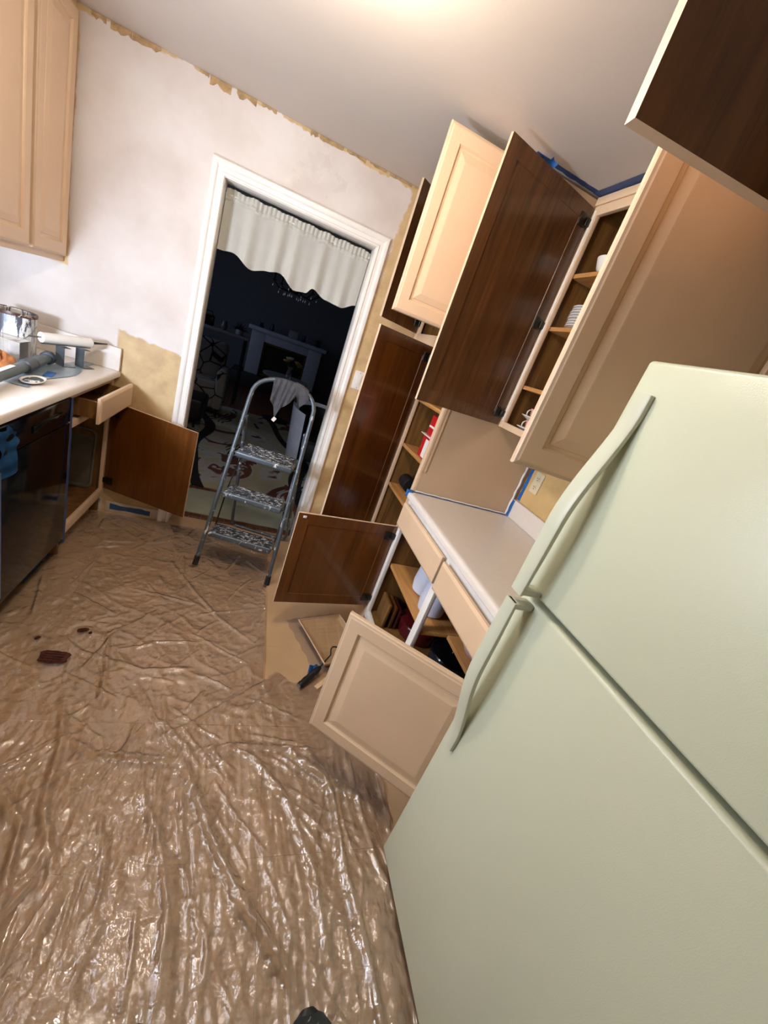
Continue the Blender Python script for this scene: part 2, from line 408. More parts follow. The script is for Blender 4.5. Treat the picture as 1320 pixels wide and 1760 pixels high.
# torn paper / plaster scraps along the ceiling line
random.seed(3)
TORN = plain('torn_wallpaper', (196, 160, 112), 0.8, var=0.25, scale=25)
tornroot = thing('torn_wallpaper_edge', (0, YF, ZC), 'ragged torn tan wallpaper remnants along the top of the white wall', 'wallpaper remnant')
x = -1.0
while x < 0.62:
    L = random.uniform(0.03, 0.14); hgt = random.uniform(0.012, 0.035)
    if random.random() < 0.8:
        n = 6; top = [(x+L*i/n, ZC-0.001) for i in range(n+1)]; bot = [(x+L*i/n, ZC-hgt*random.uniform(0.45, 1.1)) for i in range(n, -1, -1)]
        T = Matrix(((1, 0, 0, 0), (0, 0, 1, 0), (0, 1, 0, 0), (0, 0, 0, 1)))
        b = new(); prism(b, top+bot, YF-0.0035, YF-0.0005, mat=T); obj('paper_scrap', b, TORN, tornroot)
    x += L*random.uniform(1.02, 1.3)

# ------------------------------------------------------------------ panelled cabinet doors
def panel_door(parent, hinge, free, z0, z1, out_sign, name='door', arch=False, inner=DARKW, hinges=2, stile=0.058, t=0.02, edge=CREAM, bumper=False, groove=True):
    """slab from hinge to free edge; out_sign=+1: painted raised face on the left of hinge->free direction"""
    hx, hy = hinge; fx, fy = free; wd = math.hypot(fx-hx, fy-hy); h = z1-z0
    d = Vector((fx-hx, fy-hy, 0))/wd; nrm = Vector((-d.y, d.x, 0))*out_sign
    b = new()
    def P(u, v, dep): # dep measured from inner face (0) to outer face (t)
        q = Vector((hx, hy, z0)) + d*u + nrm*dep; q.z = z0+v; return q
    def ring(ins, dep, ins2=None):
        a = ins
        return [b.verts.new(P(a, a, dep)), b.verts.new(P(wd-a, a, dep)), b.verts.new(P(wd-a, h-a, dep)), b.verts.new(P(a, h-a, dep))]
    outer = [(0.0, t-0.007, 1), (0.003, t-0.003, 1), (0.009, t-0.0015, 1), (0.013, t, 0), (stile-0.004, t, 0), (stile, t-0.004, 0), (stile+0.003, t-0.008, 0), (stile+0.010, t-0.008, 0)]
    inn = [(0.0, 0.0, 2), (stile, 0.0, 2), (stile+0.0015, 0.0025, 2)] if groove else [(0.0, 0.0, 2)]
    R = [ring(a, dd) for a, dd, _ in outer]; 
    def fc(A, B, m):
        for k in range(4):
            f = b.faces.new((A[k], A[(k+1) % 4], B[(k+1) % 4], B[k])); f.material_index = m
    for i in range(len(R)-1): fc(R[i], R[i+1], outer[i+1][2])
    f = b.faces.new(R[-1]); f.material_index = 0
    I = [ring(a, dd) for a, dd, _ in inn]
    fc(R[0], I[0], 1)
    for i in range(len(I)-1): fc(I[i], I[i+1], 2)
    f = b.faces.new(I[-1]); f.material_index = 2
    bmesh.ops.recalc_face_normals(b, faces=b.faces)
    o = obj(name, b, [BEIGE, edge, inner], parent, at=(hx, hy, z0), smooth=False)
    # raised field
    b = new(); q = stile+0.012
    V = [[b.verts.new(P(a, a2, dd)) for (a, a2) in ((q+e, q+e), (wd-q-e, q+e), (wd-q-e, h-q-e), (q+e, h-q-e))] for e, dd in ((0, t-0.0078), (0.001, t-0.006), (0.026, t-0.0005), (0.030, t-0.0003))]
    for A, B in zip(V, V[1:]):
        for k in range(4): b.faces.new((A[k], A[(k+1) % 4], B[(k+1) % 4], B[k]))
    b.faces.new(V[-1]); bmesh.ops.recalc_face_normals(b, faces=b.faces)
    obj('raised_panel', b, BEIGE, o, smooth=False)
    for i in range(hinges):
        zz = 0.06 + (h-0.12)*i/max(1, hinges-1)
        b = new(); Mx = Matrix((( d.x, nrm.x, 0, hx), (d.y, nrm.y, 0, hy), (0, 0, 1, z0), (0, 0, 0, 1)))
        box(b, 0.012, 0.058, -0.007, -0.0005, zz-0.024, zz+0.024, 0.003, mat=Mx); box(b, -0.004, 0.02, -0.014, -0.0005, zz-0.016, zz+0.016, 0.003, mat=Mx)
        tube(b, [Mx @ Vector((0.036, -0.008, zz-0.012)), Mx @ Vector((0.036, -0.0065, zz-0.012))], 0.004, 8); 
        obj('hinge', b, DARKM, o)
    if bumper:
        b = new(); Mx = Matrix((( d.x, nrm.x, 0, hx), (d.y, nrm.y, 0, hy), (0, 0, 1, z0), (0, 0, 0, 1)))
        box(b, wd-0.042, wd-0.024, -0.004, -0.0005, h-0.024, h-0.012, 0.001, mat=Mx); obj('bumper', b, WPLAST, o)
    return o

# ------------------------------------------------------------------ right side: base cabinet
FX = 0.845     # face plane of pantry and base
base = thing('base_cabinet', (1.15, 1.3, 0), 'beige base cabinet beside the refrigerator with two open doors and two drawers', 'cabinet')
Y0, Y1 = 0.725, 1.868
b = new()
box(b, FX+0.02, XR-0.002, Y0, Y0+0.016, 0.0, 0.872); box(b, FX+0.02, XR-0.002, Y1-0.018, Y1-0.002, 0.0, 0.872)
box(b, FX+0.02, XR-0.002, Y0+0.016, Y1-0.018, 0.13, 0.148); box(b, XR-0.012, XR-0.002, Y0+0.016, Y1-0.018, 0.148, 0.872)
obj('carcass', b, INTW, base)
b = new()
box(b, FX, FX+0.02, Y1-0.034, Y1-0.001, 0.10, 0.872, 0.001); box(b, FX, FX+0.02, Y0, Y0+0.035, 0.10, 0.872, 0.001); box(b, FX, FX+0.02, 1.285, 1.33, 0.145, 0.70, 0.001)
box(b, FX, FX+0.02, Y0+0.035, Y1-0.034, 0.835, 0.872, 0.001); box(b, FX, FX+0.02, Y0+0.035, Y1-0.034, 0.105, 0.15, 0.001); box(b, FX, FX+0.02, 1.285, 1.33, 0.70, 0.835, 0.001)
obj('face_frame', b, WHITE, base)
b = new(); box(b, FX+0.06, FX+0.075, Y0, Y1-0.002, 0, 0.13); obj('toe_kick', b, DARKW, base)
b = new(); box(b, FX+0.03, XR-0.02, 1.29, Y1-0.02, 0.462, 0.482, 0.001); obj('shelf', b, SHELFW, base)
b = new(); box(b, FX+0.16, XR-0.02, Y0+0.02, 1.285, 0.462, 0.482, 0.001); obj('shelf', b, SHELFW, base)
def drawer(parent, face_x, y0, y1, z0, z1, sgn, depth=0.35, thick=0.019, boxh=None, open_=0.0):
    """sgn=-1: faces -X (right run); +1 faces +X (left run). face_x = outer plane"""
    b = new()
    xa, xb = (face_x, face_x+thick) if sgn < 0 else (face_x-thick, face_x)
    prof = [(0, 0), (0, 0.012), (0.006, 0.0165), (0.012, 0.019)]
    V = []
    for ins, dd in prof:
        x = (xb-dd) if sgn < 0 else (xa+dd)
        V.append([b.verts.new((x, y0+ins, z0+ins)), b.verts.new((x, y1-ins, z0+ins)), b.verts.new((x, y1-ins, z1-ins)), b.verts.new((x, y0+ins, z1-ins))])
    for A, B in zip(V, V[1:]):
        for k in range(4): b.faces.new((A[k], A[(k+1) % 4], B[(k+1) % 4], B[k]))
    b.faces.new(V[0]); b.faces.new(V[-1]); bmesh.ops.recalc_face_normals(b, faces=b.faces)
    o = obj('drawer', b, BEIGE, parent, at=(face_x, (y0+y1)/2, z0), smooth=False)
    b = new(); i = 0.035; zb, zt = z0+0.012, z1-0.028
    xin = xb if sgn < 0 else xa; xe = xin - sgn*depth
    lo, hi = min(xin, xe), max(xin, xe)
    box(b, lo, hi, y0+i, y0+i+0.012, zb, zt); box(b, lo, hi, y1-i-0.012, y1-i, zb, zt)
    box(b, (xe-0.0 if sgn > 0 else xe-0.012), (xe+0.012 if sgn > 0 else xe), y0+i+0.012, y1-i-0.012, zb, zt)
    box(b, lo, hi, y0+i+0.012, y1-i-0.012, zb, zb+0.008)
    obj('drawer_box', b, INTW, o)
    return o
drawer(base, 0.816, 1.300, 1.852, 0.722, 0.852, -1)
drawer(base, 0.806, 0.742, 1.266, 0.722, 0.852, -1)
panel_door(base, (0.838, 1.862), (0.297, 1.782), 0.17, 0.70, -1, inner=DARKW2, bumper=True)
panel_door(base, (0.842, 0.742), (0.443, 1.078), 0.17, 0.70, +1)
# worktop right
def rolled_top(bm, x_front, x_back, y0, y1, z, sgn):
    """sgn=-1 front faces -X"""
    s = -sgn  # direction into depth
    pr = [(0.004, -0.034), (0.0, -0.03), (0.0, -0.012), (0.003, -0.005), (0.009, -0.001), (0.018, 0.0005), (0.03, 0.0), (abs(x_back-x_front), 0.0), (abs(x_back-x_front), -0.038), (0.03, -0.038), (0.03, -0.034)]
    b = new()
    A = [b.verts.new((x_front+s*p[0], y0, z+p[1])) for p in pr]; B = [b.verts.new((x_front+s*p[0], y1, z+p[1])) for p in pr]
    n = len(pr); b.faces.new(A); b.faces.new(B[::-1])
    for i in range(n): b.faces.new((A[i], A[(i+1) % n], B[(i+1) % n], B[i]))
    bmesh.ops.recalc_face_normals(b, faces=b.faces); merge(bm, b, 0)
wt = thing('worktop', (1.15, 1.3, 0.876), 'bare white laminate worktop between the refrigerator and the tall pantry', 'worktop')
b = new(); rolled_top(b, 0.822, XR-0.002, 0.722, 1.864, 0.914, -1); obj('counter_slab', b, LAM, wt)
b = new(); box(b, XR-0.022, XR-0.002, 0.722, 1.862, 0.9145, 1.018, 0.003); obj('backsplash', b, LAM, wt)

# ------------------------------------------------------------------ pantry
pan = thing('pantry_cabinet', (1.15, 2.3, 0), 'tall beige pantry cabinet beside the doorway with open dark-backed doors and shelves', 'cabinet')
PY0, PY1 = 1.870, 2.735
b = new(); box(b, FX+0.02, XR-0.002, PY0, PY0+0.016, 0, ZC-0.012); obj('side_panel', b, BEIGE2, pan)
b = new(); box(b, FX+0.02, XR-0.002, PY1-0.02, PY1-0.002, 0, ZC-0.012); box(b, XR-0.014, XR-0.002, PY0+0.016, PY1-0.02, 0.1, ZC-0.012)
box(b, FX+0.02, XR-0.014, PY0+0.016, PY1-0.02, 1.625, 1.675); box(b, FX+0.02, XR-0.014, PY0+0.016, PY1-0.02, 0.10, 0.12); box(b, FX+0.02, XR-0.014, PY0+0.016, PY1-0.02, 2.35, 2.37)
box(b, FX+0.02, XR-0.014, 2.298, 2.312, 0.12, 1.625)
obj('carcass', b, INTW, pan)
b = new()
box(b, FX, FX+0.02, PY0, PY0+0.03, 0.0, ZC-0.012, 0.001); box(b, FX, FX+0.02, 2.675, PY1-0.002, 0, ZC-0.012, 0.001); box(b, FX, FX+0.02, 2.288, 2.32, 0.12, 1.625, 0.001)
box(b, FX, FX+0.02, PY0+0.03, 2.675, 1.615, 1.685, 0.001); box(b, FX, FX+0.02, PY0+0.03, 2.675, 2.335, ZC-0.012, 0.001); box(b, FX, FX+0.02, PY0+0.03, 2.675, 0.0, 0.12, 0.001)
obj('face_frame', b, BEIGE, pan)
b = new(); box(b, FX+0.001, FX+0.018, PY0-0.006, PY0-0.0005, 1.03, ZC-0.014, 0.002); box(b, FX+0.018, FX+0.034, PY0-0.004, PY0-0.0005, 1.03, ZC-0.014, 0.0015); obj('edge_moulding', b, BEIGE, pan)
for z in (1.322, 1.045, 0.785, 0.46):
    b = new(); box(b, FX+0.022, XR-0.02, PY0+0.018, 2.297, z, z+0.02, 0.001); obj('shelf', b, SHELFW, pan)
panel_door(pan, (0.840, 1.876), (0.448, 1.884), 1.680, 2.348, +1)
panel_door(pan, (0.840, 2.690), (0.541, 2.452), 1.680, 2.348, -1)
panel_door(pan, (0.840, 2.296), (0.475, 2.102), 0.12, 1.622, -1, inner=DARKW2)
panel_door(pan, (0.842, 2.690), (0.842, 2.310), 0.12, 1.622, -1, hinges=0)

# ------------------------------------------------------------------ right upper cabinet
UX = 1.16
up = thing('wall_cabinet', (1.3, 1.3, 1.36), 'beige wall cabinet above the bare worktop with two tall open doors', 'cabinet')
b = new()
box(b, UX+0.02, XR-0.002, 0.705, 0.722, 1.372, 2.385); box(b, UX+0.02, XR-0.002, 1.85, 1.866, 1.372, 2.385)
box(b, UX+0.02, XR-0.002, 0.722, 1.85, 1.372, 1.39); box(b, UX+0.02, XR-0.002, 0.722, 1.85, 2.345, 2.36); box(b, XR-0.012, XR-0.002, 0.722, 1.85, 1.39, 2.36)
obj('carcass', b, INTW, up)
b = new()
box(b, UX, UX+0.02, 1.834, 1.866, 1.368, ZC-0.006, 0.001); box(b, UX, UX+0.02, 0.705, 0.74, 1.368, ZC-0.006, 0.001)
box(b, UX, UX+0.02, 0.74, 1.834, 1.368, 1.398, 0.001); box(b, UX, UX+0.02, 0.74, 1.834, 2.315, ZC-0.006, 0.001); box(b, UX, UX+0.02, 1.29, 1.33, 1.398, 2.315, 0.001)
box(b, UX-0.008, UX-0.0005, 0.705, 1.866, 2.352, ZC-0.006, 0.002)
obj('face_frame', b, BEIGE, up)
b = new(); box(b, UX-0.003, UX-0.0005, 1.842, 1.856, 1.40, 2.335, 0.0005); obj('primed_stile_strip', b, WHITE, up)
for z in (1.572, 1.848, 2.075):
    b = new(); box(b, UX+0.024, XR-0.014, 0.724, 1.848, z, z+0.018, 0.001); obj('shelf', b, SHELFW, up)
panel_door(up, (1.150, 1.862), (0.636, 1.720), 1.372, 2.345, -1, hinges=3)
panel_door(up, (1.150, 0.780), (0.622, 0.882), 1.366, 2.345, +1, hinges=2)
# cabinet over the refrigerator
ov = thing('over_fridge_cabinet', (1.15, 0.25, 1.9), 'cabinet above the refrigerator with one dark-backed door hanging open', 'cabinet')
b = new(); box(b, 0.88, XR-0.002, 0.68, 0.698, 1.915, 2.385); box(b, 0.88, XR-0.002, -0.20, -0.182, 1.915, 2.385); box(b, 0.88, XR-0.002, -0.182, 0.68, 1.915, 1.933); box(b, 0.88, XR-0.002, -0.182, 0.68, 2.34, 2.358); box(b, XR-0.014, XR-0.002, -0.182, 0.68, 1.933, 2.34)
obj('carcass', b, INTW, ov)
b = new()
box(b, 0.86, 0.88, 0.655, 0.698, 1.91, ZC-0.006, 0.001); box(b, 0.86, 0.88, -0.2, -0.16, 1.91, ZC-0.006, 0.001); box(b, 0.86, 0.88, -0.16, 0.655, 1.91, 1.945, 0.001); box(b, 0.86, 0.88, -0.16, 0.655, 2.33, ZC-0.006, 0.001); box(b, 0.86, 0.88, 0.23, 0.265, 1.945, 2.33, 0.001)
obj('face_frame', b, BEIGE, ov)
panel_door(ov, (0.856, 0.640), (0.428, 0.690), 1.932, 2.345, -1, t=0.032, inner=DARKW, groove=False)
panel_door(ov, (0.858, -0.182), (0.858, 0.236), 1.932, 2.345, +1, hinges=0)

# ------------------------------------------------------------------ refrigerator
fr = thing('refrigerator', (1.1, 0.33, 0), 'large pale grey-green refrigerator with top freezer in the right foreground', 'refrigerator')
RX, RY0, RY1 = 0.70, -0.075, 0.712
b = new(); box(b, RX+0.075, XR-0.03, RY0+0.008, RY1-0.008, 0.03, 1.645, 0.006); box(b, RX+0.12, XR-0.05, RY0+0.03, RY1-0.03, 0.0, 0.03); obj('body', b, FRIDGE, fr)
b = new(); box(b, RX+0.066, RX+0.0755, RY0+0.012, RY1-0.012, 0.06, 1.095); box(b, RX+0.066, RX+0.0755, RY0+0.012, RY1-0.012, 1.125, 1.65); obj('gasket', b, GASK, fr)
b = new(); box(b, RX, RX+0.066, RY0, RY1, 0.035, 1.098, 0.009, seg=4); d1 = obj('refrigerator_door', b, FRIDGE, fr, at=(RX, RY1, 0.035))
b = new(); box(b, RX, RX+0.066, RY0, RY1, 1.112, 1.664, 0.009, seg=4); d2 = obj('freezer_door', b, FRIDGE, fr, at=(RX, RY1, 1.112))
def fr_handle(parent, z_gap, z_end):
    # blade flush at z_end, standing off at z_gap with a return bracket to the door
    b = new(); n = 22; ya, yb = 0.652, 0.690
    rows = []
    for i in range(n+1):
        s = i/n; z = z_end + (z_gap-z_end)*s
        so = 0.006 + 0.050*(0.5-0.5*math.cos(PI*min(1, s/0.62)))    # stand off
        th = 0.010 + 0.004*math.sin(PI*s)
        wn = 0.0
        y0, y1 = ya - 0.004*math.sin(PI*s), yb
        xo, xi = RX-so-th*0.4, RX-so+th*0.6
        if i < 3: xi = RX-0.0005; xo = RX-0.012-so*0.2
        rows.append([(xo+0.002, y0), (xo, y0+0.003), (xo, y1-0.003), (xo+0.002, y1), (xi-0.001, y1), (xi, y1-0.002), (xi, y0+0.002), (xi-0.001, y0)])
        rows[-1] = [b.verts.new((x, y, z)) for x, y in rows[-1]]
    for A, B in zip(rows, rows[1:]):
        for k in range(8): b.faces.new((A[k], A[(k+1) % 8], B[(k+1) % 8], B[k]))
    b.faces.new(rows[0]); b.faces.new(rows[-1]); bmesh.ops.recalc_face_normals(b, faces=b.faces)
    s = 1 if z_end > z_gap else -1
    za, zb = sorted((z_gap, z_gap+s*0.016))
    box(b, RX-0.06, RX-0.0003, ya+0.001, yb-0.001, za, zb, 0.004)
    return obj('handle', b, HANDLE, parent)
fr_handle(d2, 1.116, 1.598); fr_handle(d1, 1.092, 0.592)
b = new(); box(b, RX+0.055, RX+0.09, RY0+0.01, RY0+0.06, 1.665, 1.68, 0.003); obj('hinge_cover', b, HANDLE, fr)

# ------------------------------------------------------------------ left side
LX = -0.78
lb = thing('base_cabinet', (-1.07, 2.45, 0), 'corner base cabinet with its top drawer pulled out and dark-backed door open', 'cabinet')
LY0, LY1 = 2.165, 2.735
b = new(); box(b, XL+0.002, LX-0.02, LY0, LY0+0.016, 0.0, 0.872); box(b, XL+0.002, LX-0.02, LY1-0.018, LY1-0.002, 0.0, 0.872); box(b, XL+0.002, LX-0.02, LY0+0.016, LY1-0.018, 0.145, 0.163); box(b, XL+0.002, XL+0.012, LY0+0.016, LY1-0.018, 0.163, 0.872)
obj('carcass', b, INTW, lb)
b = new()
box(b, LX-0.02, LX, LY0, LY0+0.035, 0.10, 0.872, 0.001); box(b, LX-0.02, LX, LY1-0.036, LY1-0.002, 0.10, 0.872, 0.001)
box(b, LX-0.02, LX, LY0+0.035, LY1-0.036, 0.848, 0.872, 0.001); box(b, LX-0.02, LX, LY0+0.035, LY1-0.036, 0.700, 0.735, 0.001); box(b, LX-0.02, LX, LY0+0.035, LY1-0.036, 0.12, 0.17, 0.001)
obj('face_frame', b, BEIGE, lb)
b = new(); box(b, LX-0.085, LX-0.07, LY0, LY1-0.002, 0, 0.145); obj('toe_kick', b, CREAM, lb)
drawer(lb, -0.672, 2.215, 2.700, 0.742, 0.868, +1, depth=0.30)
panel_door(lb, (-0.776, 2.712), (-0.277, 2.512), 0.172, 0.735, +1, inner=DARKW2, groove=False)
# dishwasher
dw = thing('dishwasher', (-1.07, 1.86, 0), 'glossy black built-in dishwasher under the cluttered white worktop', 'dishwasher')
b = new(); box(b, XL+0.05, LX-0.02, 1.565, 2.150, 0.09, 0.868, 0.002); box(b, LX-0.085, LX-0.075, 1.57, 2.145, 0.0, 0.09); obj('tub', b, BLACK, dw)
b = new(); box(b, LX-0.02, LX+0.012, 1.560, 2.146, 0.12, 0.745, 0.006); obj('door', b, BLACKG, dw)
b = new(); box(b, LX-0.02, LX+0.016, 1.560, 2.146, 0.749, 0.866, 0.008); cp = obj('control_panel', b, BLACKG, dw)
b = new(); box(b, LX+0.0165, LX+0.022, 1.80, 2.06, 0.785, 0.815, 0.005); obj('handle_recess', b, BLACKG, cp)
# sink base
sb = thing('sink_base_cabinet', (-1.07, 0.9, 0), 'beige sink base cabinet left of the dishwasher at the frame edge', 'cabinet')
b = new(); box(b, XL+0.002, LX-0.02, 0.2, 1.555, 0.1, 0.872); obj('carcass', b, INTW, sb)
b = new(); box(b, LX-0.02, LX, 0.2, 1.555, 0.10, 0.872, 0.001); obj('face_frame', b, BEIGE, sb)
b = new(); box(b, LX-0.085, LX-0.07, 0.2, 1.555, 0, 0.1); obj('toe_kick', b, CREAM, sb)
for (a, c) in ((1.53, 1.0), (0.46, 0.98)): panel_door(sb, (LX+0.0005, a), (LX+0.0005, c), 0.17, 0.84, 1 if a > c else -1, hinges=0)
# left worktop
lw = thing('worktop', (-1.07, 1.5, 0.876), 'long white laminate worktop with rolled edge above the black dishwasher', 'worktop')
b = new(); rolled_top(b, -0.752, XL+0.002, 0.2, 2.733, 0.914, +1); obj('counter_slab', b, LAM, lw)
b = new(); box(b, XL+0.022, -0.756, 2.714, 2.735, 0.9145, 1.04, 0.003); obj('backsplash', b, LAM, lw)
b = new(); box(b, XL+0.002, XL+0.022, 0.2, 2.735, 0.9145, 1.04, 0.003); obj('backsplash', b, LAM, lw)
# left wall cabinets
lc = thing('wall_cabinet', (-1.2, 2.2, 1.37), 'beige wall cabinet in the upper left corner with two closed doors', 'cabinet')
b = new(); box(b, XL+0.002, -1.07, 1.62, 2.733, 1.380, ZC-0.002); obj('carcass', b, BEIGE, lc)
b = new(); box(b, -1.07, -1.052, 1.62, 2.734, 1.376, ZC-0.002, 0.001); obj('face_frame', b, BEIGE, lc)
panel_door(lc, (-1.0515, 2.715), (-1.0515, 2.392), 1.405, 2.36, +1, hinges=0)
panel_door(lc, (-1.0515, 1.93), (-1.0515, 2.365), 1.405, 2.36, -1, hinges=0)

# ------------------------------------------------------------------ valance in the doorway
vx = [-.384, -.298, -.193, -.1, -.034, .065, .133, .168, .26, .356, .45]; vz = [1.712, 1.722, 1.674, 1.700, 1.716, 1.658, 1.668, 1.704, 1.672, 1.664, 1.708]
def sm(x):
    for i in range(len(vx)-1):
        if x <= vx[i+1]:
            f = (x-vx[i])/(vx[i+1]-vx[i]); f = f*f*(3-2*f); return vz[i]*(1-f)+vz[i+1]*f
    return vz[-1]
random.seed(11); ph = [random.uniform(0, 6.28) for _ in range(8)]
def valance(u, v):
    x = OX0+0.004 + u*(OX1-OX0-0.008); zt, zb = 2.012, sm(x); z = zt + (zb-zt)*v
    gath = max(0, 1-v*4.5)
    a = 0.011*math.sin(x*42+ph[0]+1.2*math.sin(x*9)) + 0.007*math.sin(x*77+ph[1]) + 0.005*math.sin(x*23+ph[3]+v*2)
    y = 2.835 + a*(0.35+0.65*v) + gath*0.006*math.sin(x*260+ph[2]) + (0.008 if 0.12 < v < 0.17 else 0)*-1
    return Vector((x, y, z + 0.003*math.sin(x*60+ph[4])*(1-v)))
CLOTH = plain('ivory_cotton', (246, 243, 232), 0.9, var=0.02, bump=0.25, bscale=400)
vt = thing('valance_curtain', (0.03, 2.835, 2.0), 'ivory scalloped valance curtain hung across the top of the doorway', 'curtain')
obj('fabric', grid_sheet(valance, 220, 36, 0.0012), CLOTH, vt)
b = new(); tube(b, [(OX0+0.001, 2.845, 1.985), (OX1-0.001, 2.845, 1.985)], 0.004, 8); obj('tension_rod', b, WPLAST, vt)

# ------------------------------------------------------------------ wall fittings
sw = thing('light_switch', (0.585, YF-0.003, 1.29), 'white rocker light switch on the yellow wall right of the doorway', 'light switch')
b = new(); box(b, 0.549, 0.621, YF-0.006, YF-0.0005, 1.232, 1.348, 0.002); obj('cover_plate', b, WPLAST, sw)
b = new(); box(b, 0.570, 0.600, YF-0.011, YF-0.0062, 1.258, 1.322, 0.002, rot=Matrix.Rotation(0.06, 4, 'X')); obj('rocker', b, WPLAST, sw)
for z in (1.243, 1.337):
    b = new(); tube(b, [(0.585, YF-0.0078, z), (0.585, YF-0.0061, z)], 0.003, 8); obj('screw', b, GREYM, sw)
ou = thing('wall_outlet', (XR-0.003, 1.77, 1.157), 'cream duplex power outlet on the yellow wall above the right backsplash', 'outlet')
IV = plain('ivory_plate', (222, 206, 172), 0.4, var=0.02)
b = new(); box(b, XR-0.006, XR-0.0005, 1.735, 1.805, 1.10, 1.215, 0.002); obj('cover_plate', b, IV, ou)
for z in (1.133, 1.181):
    b = new(); tube(b, [(XR-0.0085, 1.77, z), (XR-0.0062, 1.77, z)], 0.016, 20); r_ = obj('receptacle', b, IV, ou)
    for dy in (-0.006, 0.006):
        b = new(); box(b, XR-0.0095, XR-0.0087, 1.77+dy-0.0014, 1.77+dy+0.0014, z-0.001, z+0.008); obj('slot', b, BLACK, r_)
    b = new(); tube(b, [(XR-0.0095, 1.77, z-0.008), (XR-0.0087, 1.77, z-0.008)], 0.003, 10); obj('slot', b, BLACK, r_)
b = new(); box(b, -0.76, -0.455, YF-0.012, YF-0.0005, 0, 0.075, 0.003); struct(obj('baseboard_far', b, TANWALL, at=(-0.6, YF, 0)))

# ------------------------------------------------------------------ blue tape
def tape(at, label, boxes, m=BLUE, wob=0.0):
    b = new()
    for q in boxes: box(b, *q)
    return single('masking_tape', b, m, label, 'tape', at)
def ragged(axis, fixed, a0, a1, c0, c1, n, amp, th, seed, m, at, label):
    """strip of tape with a wavy torn edge: a along the strip, c across, on the plane axis=fixed"""
    rnd = random.Random(seed); b = new(); A = []
    for i in range(n+1):
        a = a0+(a1-a0)*i/n; A.append((a, c0+rnd.uniform(-amp, amp)*0.4, c1+rnd.uniform(-amp, amp)))
    def P(a, c, d):
        if axis == 'x': return (fixed+d, a, c)
        if axis == 'X': return (fixed+d, c, a)   # along z
        if axis == 'z': return (a, c, fixed+d)   # on ceiling/floor along x
        if axis == 'Z': return (c, a, fixed+d)   # along y
        if axis == 'y': return (a, fixed+d, c)
    for d in (0, th):
        pass
    V = [[b.verts.new(P(a, c, d)) for (c, d) in ((p, 0), (q, 0), (q, th), (p, th))] for (a, p, q) in A]
    for s1, s2 in zip(V, V[1:]):
        for k in range(4): b.faces.new((s1[k], s1[(k+1) % 4], s2[(k+1) % 4], s2[k]))
    b.faces.new(V[0][::-1]); b.faces.new(V[-1]); bmesh.ops.recalc_face_normals(b, faces=b.faces)
    return single('masking_tape', b, m, label, 'tape', at)
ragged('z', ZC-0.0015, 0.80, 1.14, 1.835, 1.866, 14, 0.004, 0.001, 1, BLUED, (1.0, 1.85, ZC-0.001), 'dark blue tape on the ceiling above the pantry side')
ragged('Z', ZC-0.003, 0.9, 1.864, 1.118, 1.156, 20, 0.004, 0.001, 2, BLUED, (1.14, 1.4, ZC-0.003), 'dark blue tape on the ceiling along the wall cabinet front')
def flap(u, v):
    a = v*2.6
    return Vector((0.815+u*0.03+v*0.022, 1.845-v*0.085+0.012*math.sin(u*3), ZC-0.003-0.038*math.sin(a)*(0.75+0.4*u) - 0.006*v))
tag(obj('masking_tape', grid_sheet(flap, 6, 14, 0.0006), BLUE, None, (0.84, 1.8, ZC)), 'loose curled blue tape end hanging from the ceiling', 'tape')
ragged('X', XR-0.0015, 1.022, 1.366, 1.838, 1.862, 12, 0.003, -0.001, 3, BLUE, (XR, 1.85, 1.2), 'blue tape running up the corner beside the outlet')
ragged('X', XR-0.0235, 0.916, 1.014, 1.842, 1.862, 5, 0.002, -0.001, 4, BLUE, (XR-0.024, 1.85, 0.96), 'short blue tape on the right backsplash end')
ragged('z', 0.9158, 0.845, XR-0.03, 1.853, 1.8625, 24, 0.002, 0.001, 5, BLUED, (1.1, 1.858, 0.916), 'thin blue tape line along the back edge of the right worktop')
b = new(); box(b, 0.812, 0.845, 1.852, 1.867, 0.885, 0.922, 0.003); box(b, 0.815, 0.840, 1.838, 1.853, 0.9152, 0.918, 0.001)
single('masking_tape', b, BLUE, 'folded blue tape tab on the far front corner of the right worktop', 'tape', (0.83, 1.86, 0.9))
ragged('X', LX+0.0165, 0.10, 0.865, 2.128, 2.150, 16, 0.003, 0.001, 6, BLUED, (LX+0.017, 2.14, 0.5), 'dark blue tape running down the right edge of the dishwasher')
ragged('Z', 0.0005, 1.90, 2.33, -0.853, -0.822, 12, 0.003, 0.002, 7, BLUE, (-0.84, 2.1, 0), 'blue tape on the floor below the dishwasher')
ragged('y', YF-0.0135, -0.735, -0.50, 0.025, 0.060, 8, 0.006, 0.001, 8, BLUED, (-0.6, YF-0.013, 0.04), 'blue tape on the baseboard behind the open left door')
# blue masking paper on dishwasher left edge
def bluesheet(u, v):
    z = 0.858-0.19*v; y0 = 1.562; y1 = 1.675+0.012*math.sin(v*7)+0.006*math.sin(v*23)-0.03*(v < 0.12)
    return Vector((LX+0.024+0.008*math.sin(u*5+v*4)+0.004*math.sin(v*19), y0+(y1-y0)*u, z + 0.018*u*(v)-0.006*u*math.sin(v*9)))
mp = thing('masking_paper', (LX+0.02, 1.6, 0.5), 'crumpled blue masking paper hanging at the left edge of the dishwasher', 'masking paper')
obj('paper_flap', grid_sheet(bluesheet, 14, 20, 0.001), plain('deep_blue_masking_paper', (28, 92, 150), 0.6, var=0.15, scale=30), mp)
b = new(); box(b, LX+0.0175, LX+0.0195, 1.562, 1.592, 0.16, 0.70); obj('paper_strip', b, plain('grey_blue_paper', (86, 108, 150), 0.6), mp)
CAULK = plain('white_caulk', (236, 230, 226), 0.4)
